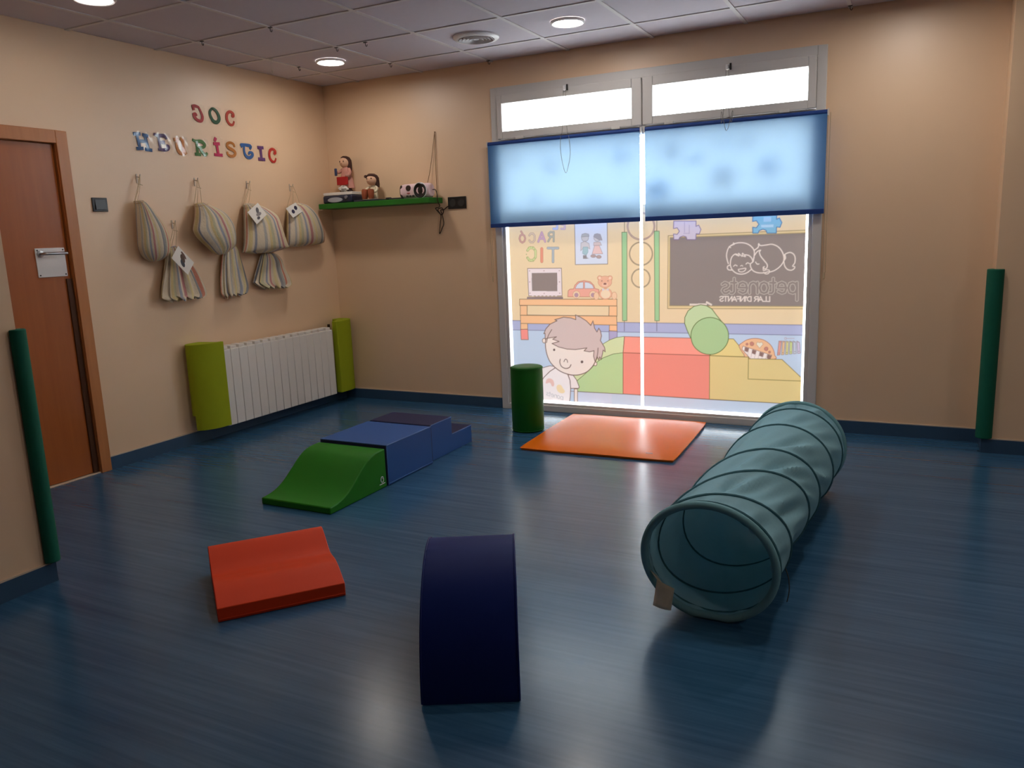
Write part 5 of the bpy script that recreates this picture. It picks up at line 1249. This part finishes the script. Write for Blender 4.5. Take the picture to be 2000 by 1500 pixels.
# nail with the string that hangs beside the radio, cable of the radio
nl = tag(empty('hanging_string', (1.051, 0, 2.125)), 'brown string hung from a nail above the radio', 'string')
MB().lathe([(0.0005, -0.012), (0.003, -0.012), (0.003, -0.0005)], (0, 0, 0), 'y', 8).build('nail', M['brown_string'], nl)
MB().tube(catmull([(0, -0.010, 0), (-0.028, -0.012, -0.150), (-0.055, -0.020, -0.290), (-0.075, -0.030, -0.372)], 5), 0.0022, 6).tube(catmull([(0, -0.010, 0), (-0.004, -0.010, -0.200), (-0.006, -0.010, -0.400), (-0.010, -0.010, -0.488)], 5), 0.0022, 6).build('string_loop', M['brown_string'], nl)
cb = MB().tube(catmull([(1.060, -0.095, 1.694), (1.088, -0.100, 1.690), (1.106, -0.110, 1.655), (1.108, -0.110, 1.610), (1.100, -0.070, 1.572), (1.060, -0.030, 1.560), (1.030, -0.020, 1.556), (1.050, -0.018, 1.530), (1.080, -0.016, 1.505), (1.098, -0.016, 1.530), (1.085, -0.016, 1.556), (1.050, -0.020, 1.545), (1.072, -0.016, 1.500), (1.062, -0.014, 1.440), (1.050, -0.014, 1.362), (1.075, -0.014, 1.400), (1.094, -0.014, 1.440), (1.084, -0.014, 1.500), (1.075, -0.018, 1.540), (1.100, -0.016, 1.542), (1.125, -0.014, 1.558), (1.150, -0.014, 1.572)], 6), 0.0035, 8)
tag(cb.build('power_cable', M['cable']), 'knotted dark power cable dangling from the shelf end to the socket', 'cable')
# ------------------------------------------------------------------ soft play blocks
BX0, BX1 = 1.385, 1.848
# green wave ramp
t = tag(empty('foam_ramp', (0, 0, 0)), 'green foam ramp with a wavy slope leading up to the blue blocks', 'foam block')
t.location = ((BX0 + BX1) / 2, -2.2, 0)
ys = [(-2.455, 0.0), (-2.455, 0.036), (-2.40, 0.040), (-2.34, 0.055), (-2.28, 0.085), (-2.22, 0.128), (-2.16, 0.172), (-2.11, 0.198), (-2.06, 0.210), (-2.01, 0.214), (-1.976, 0.214), (-1.976, 0.0)]
top = [(q.y, q.z) for q in catmull([(0, a, b) for a, b in ys[1:-1]], 4)]
prof = [ys[0]] + top + [ys[-1]]
hx = (BX1 - BX0) / 2 - 0.004
b = MB()
n = len(prof)
L_ = [(-hx, q[0] + 2.2, q[1]) for q in prof]; R2 = [(hx, q[0] + 2.2, q[1]) for q in prof]
b.add(L_ + R2, [(i, (i + 1) % n, n + (i + 1) % n, n + i) for i in range(n)], True)
b.add(L_, [tuple(range(n))]).add(R2, [tuple(reversed(range(n)))])
o = b.build('foam_body', M['green'], t, bevel=0.006)
o.rotation_euler = (0, 0, 0.0)
lg = MB()
cy_, cz_ = -1.990 + 2.2 - 0.028, 0.052
ring = lambda r: [(hx + 0.0012, cy_ + r * math.cos(a), cz_ + r * math.sin(a)) for a in np.linspace(0.3, 5.9, 26)]
lg.tube(catmull([(hx + 0.001, cy_ + 0.012 * math.cos(a), cz_ + 0.016 * math.sin(a)) for a in np.linspace(0.7, 6.6, 14)], 3), 0.0022, 6)
lg.tube([(hx + 0.001, cy_ + 0.002, cz_ + 0.004), (hx + 0.001, cy_ + 0.008, cz_ + 0.008)], 0.002, 6)
lg.box(hx - 0.001, cy_ - 0.026, cz_ - 0.026, hx + 0.0015, cy_ + 0.024, cz_ - 0.022)
lg.build('printed_logo', M['white'], t)

blk = tag(empty('foam_block', ((BX0 + BX1) / 2, -1.733, 0)), 'blue foam block between the green ramp and the blue steps', 'foam block')
MB().box(-(BX1 - BX0) / 2, -0.232, 0, (BX1 - BX0) / 2, 0.221, 0.230).build('foam_body', M['blue'], blk, bevel=0.006, bseg=3)
MB().box(-(BX1 - BX0) / 2 + 0.005, -0.2335, 0.005, (BX1 - BX0) / 2 - 0.005, -0.2315, 0.224).build('end_panel', M['navytop'], blk)
seam = MB()
for s_ in (-1, 1):
    x = s_ * ((BX1 - BX0) / 2)
    seam.tube([(x, -0.23, 0.012), (x, 0.218, 0.012)], 0.003, 6)
seam.build('bottom_seam', M['blue'], blk)
M['blueglint'] = mat('blue_edge_highlight', (84, 116, 176), 0.45, 0.4)  # lighter blue paints a highlight along the foam edges
hb_ = (BX1 - BX0) / 2
for nm, pth in (('edge_piping', [(hb_ - 0.001, -0.230, 0.229), (hb_ - 0.001, 0.219, 0.229)]), ('edge_piping', [(hb_ - 0.001, -0.231, 0.004), (hb_ - 0.001, -0.231, 0.228)]), ('edge_piping', [(-hb_ + 0.002, -0.231, 0.229), (hb_ - 0.002, -0.231, 0.229)])):
    MB().tube(pth, 0.0026, 6).build(nm, M['blueglint'], blk)

stp = tag(empty('foam_steps', ((BX0 + BX1) / 2 - 0.020, -1.232, 0)), 'blue foam steps with dark navy treads behind the blue block', 'foam block')
w2 = (BX1 - BX0) / 2 - 0.008
pr = [(-0.243, 0), (0.245, 0), (0.245, 0.114), (0.0, 0.114), (0.0, 0.224), (-0.243, 0.224)]
MB().prism(pr, 'x', -w2, w2).build('foam_body', M['blue'], stp, bevel=0.005, bseg=3)
MB().box(-w2 + 0.001, -0.2465, 0.002, w2 + 0.0005, -0.2380, 0.224).build('end_panel', M['navytop'], stp)  # navy sheet darkens the gap to the block, standing in for its shadow
for (y0, y1, z) in ((-0.240, -0.003, 0.224), (0.003, 0.242, 0.114)):
    MB().tube([(w2 - 0.001, y0, z - 0.001), (w2 - 0.001, y1, z - 0.001)], 0.0026, 6).build('edge_piping', M['blueglint'], stp)  # painted edge highlight, as on the block
    MB().box(-w2 + 0.003, y0, z - 0.004, w2 - 0.003, y1, z + 0.0015).build('tread', M['navytop'], stp, bevel=0.001)

# orange-red wave block
def oriented(name, A, B, label):
    """A,B: front bottom corners; local x along the front, local y away from the viewer"""
    d = Vector((B[0] - A[0], B[1] - A[1])); return tag(empty(name, (A[0], A[1], 0), math.atan2(d.y, d.x)), label, 'foam block')
wv = oriented('foam_wave', (2.195, -3.506), (2.488, -3.151), 'low orange-red foam wave block with two humps, nearest the near wall')
W_ = 0.462
pts = [(0.0, 0.052), (0.05, 0.066), (0.10, 0.079), (0.145, 0.086), (0.19, 0.085), (0.235, 0.079), (0.275, 0.078), (0.32, 0.090), (0.37, 0.112), (0.415, 0.128), (0.445, 0.130), (0.462, 0.122)]
cur = [(q.x, q.y) for q in catmull([(a, c, 0) for a, c in pts], 4)]
prof = [(0.0, 0.0)] + cur + [(0.462, 0.0)]
n = len(prof); b = MB()
L_ = [(0.0, q[0], q[1]) for q in prof]; R2 = [(W_, q[0], q[1]) for q in prof]
b.add(L_ + R2, [(i, (i + 1) % n, n + (i + 1) % n, n + i) for i in range(n)], True).add(L_, [tuple(range(n))]).add(R2, [tuple(reversed(range(n)))])
b.build('foam_body', M['red'], wv, bevel=0.007, bseg=3)
MB().tube([(0.004, -0.0005, 0.010), (W_ - 0.004, -0.0005, 0.010)], 0.0028, 6).build('bottom_seam', M['red'], wv)

# navy half-moon
hm = oriented('foam_half_moon', (3.157, -3.644), (3.411, -3.513), 'navy half-round foam block standing in the foreground')
W_ = 0.286; R_m = 0.350
arc = [(R_m - R_m * math.cos(a), R_m * math.sin(a)) for a in np.linspace(0.0, math.pi, 49)]
n = len(arc); b = MB()
nx_ = 14
rows = []
for i in range(nx_ + 1):
    u = i / nx_; x = u * W_
    e = min(u, 1 - u)
    row = []
    for k, q in enumerate(arc):
        a = math.pi * k / (n - 1)
        # stitched vinyl pulls into small puckers along both seams on the curve
        pk = 0.0060 * math.exp(-e / 0.08) * math.sin(a * 54 + (1.5 if u > .5 else 0)) * math.exp(-((a - 1.42) / 0.26) ** 2)
        s_ = 1 + pk / R_m
        row.append((x, R_m + (q[0] - R_m) * s_, max(q[1] * s_, 0.0)))
    rows.append(row)
v = [q for r in rows for q in r]; f = []
for i in range(nx_):
    for k in range(n - 1):
        f.append((i * n + k, (i + 1) * n + k, (i + 1) * n + k + 1, i * n + k + 1))
b.add(v, f, True).add(rows[0], [tuple(range(n))]).add(rows[-1], [tuple(reversed(range(n)))])
b.add([rows[0][0], rows[-1][0], rows[-1][-1], rows[0][-1]], [(0, 1, 2, 3)])
b.build('foam_body', M['navy'], hm, bevel=0.005, bseg=2)
for x in (0.001, W_ - 0.001):
    MB().tube([(x, q[0], max(q[1], 0.004)) for q in arc], 0.0035, 6).build('seam_piping', M['navy'], hm)

# green bolster
bo = tag(empty('foam_bolster', (2.036, -0.575, 0)), 'dark green upright foam cylinder standing by the window', 'foam block')
MB().lathe([(0.0005, 0.0), (0.100, 0.0), (0.107, 0.004), (0.110, 0.012), (0.1115, 0.22), (0.110, 0.436), (0.107, 0.445), (0.098, 0.449), (0.05, 0.451), (0.0005, 0.451)], n=48).build('foam_body', M['dgreen'], bo)
for z in (0.012, 0.438):
    MB().tube([(0.1108 * math.cos(a), 0.1108 * math.sin(a), z) for a in np.linspace(0, 2 * math.pi, 48, endpoint=False)], 0.0028, 6, True).build('seam_piping', M['dgreen'], bo)

# orange mat: slightly pillowed, with a stitched edge
mt = tag(empty('play_mat', (2.678, -0.5605, 0), math.radians(2.2)), 'square orange padded play mat on the floor before the window', 'mat')
n = 24; hs = 0.488; v = []; f = []
for i in range(n + 1):
    for j in range(n + 1):
        a, c = -1 + 2 * i / n, -1 + 2 * j / n
        # corners pulled round
        rx = a * hs * (1 - 0.012 * abs(c) ** 8); ry = c * hs * (1 - 0.012 * abs(a) ** 8)
        ed = (1 - abs(a) ** 10) * (1 - abs(c) ** 10)
        v.append((rx, ry, 0.016 + 0.016 * ed + 0.0012 * math.sin(5 * a + 2 * c) * math.cos(4 * c)))
for i in range(n):
    for j in range(n):
        f.append((i * (n + 1) + j, (i + 1) * (n + 1) + j, (i + 1) * (n + 1) + j + 1, i * (n + 1) + j + 1))
bot = [(q[0] * 0.995, q[1] * 0.995, 0.0005) for q in v]
edge = [i * (n + 1) for i in range(n + 1)] + [n * (n + 1) + j for j in range(1, n + 1)] + [i * (n + 1) + n for i in range(n - 1, -1, -1)] + [j for j in range(n - 1, 0, -1)]
b = MB().add(v, f, True).add(bot, f, True)
E_ = len(edge)
b.add([v[i] for i in edge] + [bot[i] for i in edge], [(i, (i + 1) % E_, E_ + (i + 1) % E_, E_ + i) for i in range(E_)], True)
b.build('mat_cover', M['orange'], mt)
MB().tube([(v[i][0] * 1.003, v[i][1] * 1.003, v[i][2] - 0.003) for i in edge], 0.0035, 6, True).build('edge_piping', M['orange'], mt)
MB().box(0.31, -0.435, 0.0305, 0.35, -0.428, 0.0325).build('sewn_label', M['paper'], mt)

# ------------------------------------------------------------------ crawl tunnel
tn = tag(empty('crawl_tunnel', (3.84, -2.05, 0)), 'long teal fabric crawl tunnel with spiral ribs lying on the floor', 'play tunnel')
R_t = 0.222
TOPS = [-2.897, -2.868, -2.782, -2.517, -2.189, -1.744, -1.401, -1.255]    # where the rib passes the crown, turn by turn
AX0, AY0, AX1, AY1 = 3.804, -2.856, 3.886, -1.250
def axis_x(y): return AX0 + (AX1 - AX0) * (y - AY0) / (AY1 - AY0)
cr = [(q.x, q.y) for q in catmull([(i, y, 0) for i, y in enumerate(TOPS)], 8)]
def crown(t):
    t = min(max(t, 0), len(TOPS) - 1); k = t * 8; i = int(min(k, len(cr) - 2)); fr_ = k - i
    return cr[i][1] * (1 - fr_) + cr[i + 1][1] * fr_
def lean(y):       # the near mouth leans towards the viewer, upright further in
    u = (y - AY0) / (AY1 - AY0)
    return 0.18 * max(0.0, 1 - u * 1.6)
def P_t(yc, a, r):
    """a: angle, pi/2 = crown"""
    s_ = math.sin(a); x = axis_x(yc) + r * math.cos(a)
    u_ = (yc - AY0) / (AY1 - AY0)
    k_ = min(1.0 * math.exp(-((u_ - 0.27) / 0.22) ** 2), max(0.0, yc - AY0 + 0.01) / R_t * 0.8)
    y = yc - math.tan(lean(yc)) * r * (s_ - 1) * 1.0 + k_ * r * math.cos(a)
    z = 0.2245 + r * s_ * math.cos(lean(yc)) * 1.0
    return (x - 3.84, y + 2.05, max(z, 0.003))
NU, NA = 150, 112
rings = []
rw = random.Random(11)
ph = [rw.uniform(0, 6.28) for _ in range(8)]
TN = len(TOPS) - 1
for i in range(NU + 1):
    tt = TN * i / NU
    ring = []
    for k in range(NA):
        a = 2 * math.pi * k / NA
        # helix: turn number runs on by one for each lap of the angle (measured from the crown)
        lap = ((math.pi / 2 - a) / (2 * math.pi)) % 1.0
        yc = crown(tt)
        # turns at this angle
        lo, hi = 0.0, float(TN)
        tau = tt - lap * min(1.0, min(tt, TN - tt) * 1.2)
        fr_ = tau - math.floor(tau)
        gap = abs(crown(math.floor(tau) + 1) - crown(math.floor(tau))) if tau < TN else 0.1
        sag = (0.010 + 0.045 * max(0.0, min(gap, 0.4) - 0.05)) * math.sin(math.pi * fr_) ** 1.4
        wr = math.sin(math.pi * fr_) ** 1.2 * (0.0075 * math.sin(10 * a + 15 * yc + ph[0]) + 0.005 * math.sin(17 * a + 26 * yc + ph[1]) + 0.004 * math.sin(7 * a + 9 * yc + ph[2]))
        wr *= 0.5 + 0.9 * max(0.0, math.cos(a - 0.5)) * (1.2 if 0.05 < (yc - AY0) / (AY1 - AY0) < 0.65 else 0.6)
        endk = min(1.0, i / 6.0, (NU - i) / 6.0)
        ring.append(P_t(yc, a, R_t - (sag - wr) * endk))
    rings.append(ring)
MB().rings(rings, False, True).build('tunnel_fabric', M['tunnel'], tn)
path = []
for i in range(0, 48 * TN + 1):
    tau = i / 48.0
    a = math.pi / 2 - 2 * math.pi * tau
    path.append(P_t(crown(tau), a, R_t + 0.001))
MB().tube(path, 0.0055, 6).build('spiral_rib', M['piping'], tn)
for yc, r in ((AY0 - 0.040, 0.0135), (AY1 - 0.005, 0.012)):
    rp = [P_t(yc, a, R_t - 0.001) for a in np.linspace(0, 2 * math.pi, 72, endpoint=False)]
    rp = [(q[0], q[1], max(q[2], r + 0.001)) for q in rp]
    MB().tube(rp, r, 10, True).build('mouth_rim', M['rim'], tn)
# care label sewn into the near mouth
def sheet(rows):
    v = [q for r in rows for q in r]; n_ = len(rows[0]); f = []
    for i in range(len(rows) - 1):
        for j in range(n_ - 1):
            f.append((i * n_ + j, (i + 1) * n_ + j, (i + 1) * n_ + j + 1, i * n_ + j + 1))
    return MB().add(v, f, True)
def quad(A, B, C_, D_, nu=6, nv=5, bow=0.006):
    A, B, C_, D_ = Vector(A), Vector(B), Vector(C_), Vector(D_); rows = []
    for i in range(nu + 1):
        u = i / nu; l, r = A.lerp(D_, u), B.lerp(C_, u)
        rows.append([tuple(l.lerp(r, j / nv) - Vector((3.84, -2.05, 0)) + Vector((0, -bow * math.sin(math.pi * j / nv) * (0.3 + u), 0))) for j in range(nv + 1)])
    return rows
tagm = mat_cloth('beige_label', (0.90, 0.80, 0.66), (0.92, 0.82, 0.68), 0.55)
lbl = sheet(quad((3.632, -2.878, 0.146), (3.694, -2.880, 0.124), (3.685, -2.892, 0.048), (3.622, -2.892, 0.056))).build('care_label', tagm, tn, solid=0.0012)
sheet(quad((3.598, -2.850, 0.166), (3.622, -2.850, 0.150), (3.650, -2.878, 0.138), (3.632, -2.878, 0.146), 3, 2, 0.002)).build('label_strap', tagm, tn, solid=0.0012)
q0 = Vector(P_t(-2.76, math.radians(-20), R_t + 0.004))
MB().tube(catmull([q0, q0 + Vector((0.012, -0.01, -0.03)), q0 + Vector((0.016, -0.015, -0.075)), q0 + Vector((0.010, -0.02, -0.115))], 4), 0.002, 6).build('tie_cord', mat('dark_tie', (60, 60, 50), 0.8), tn)
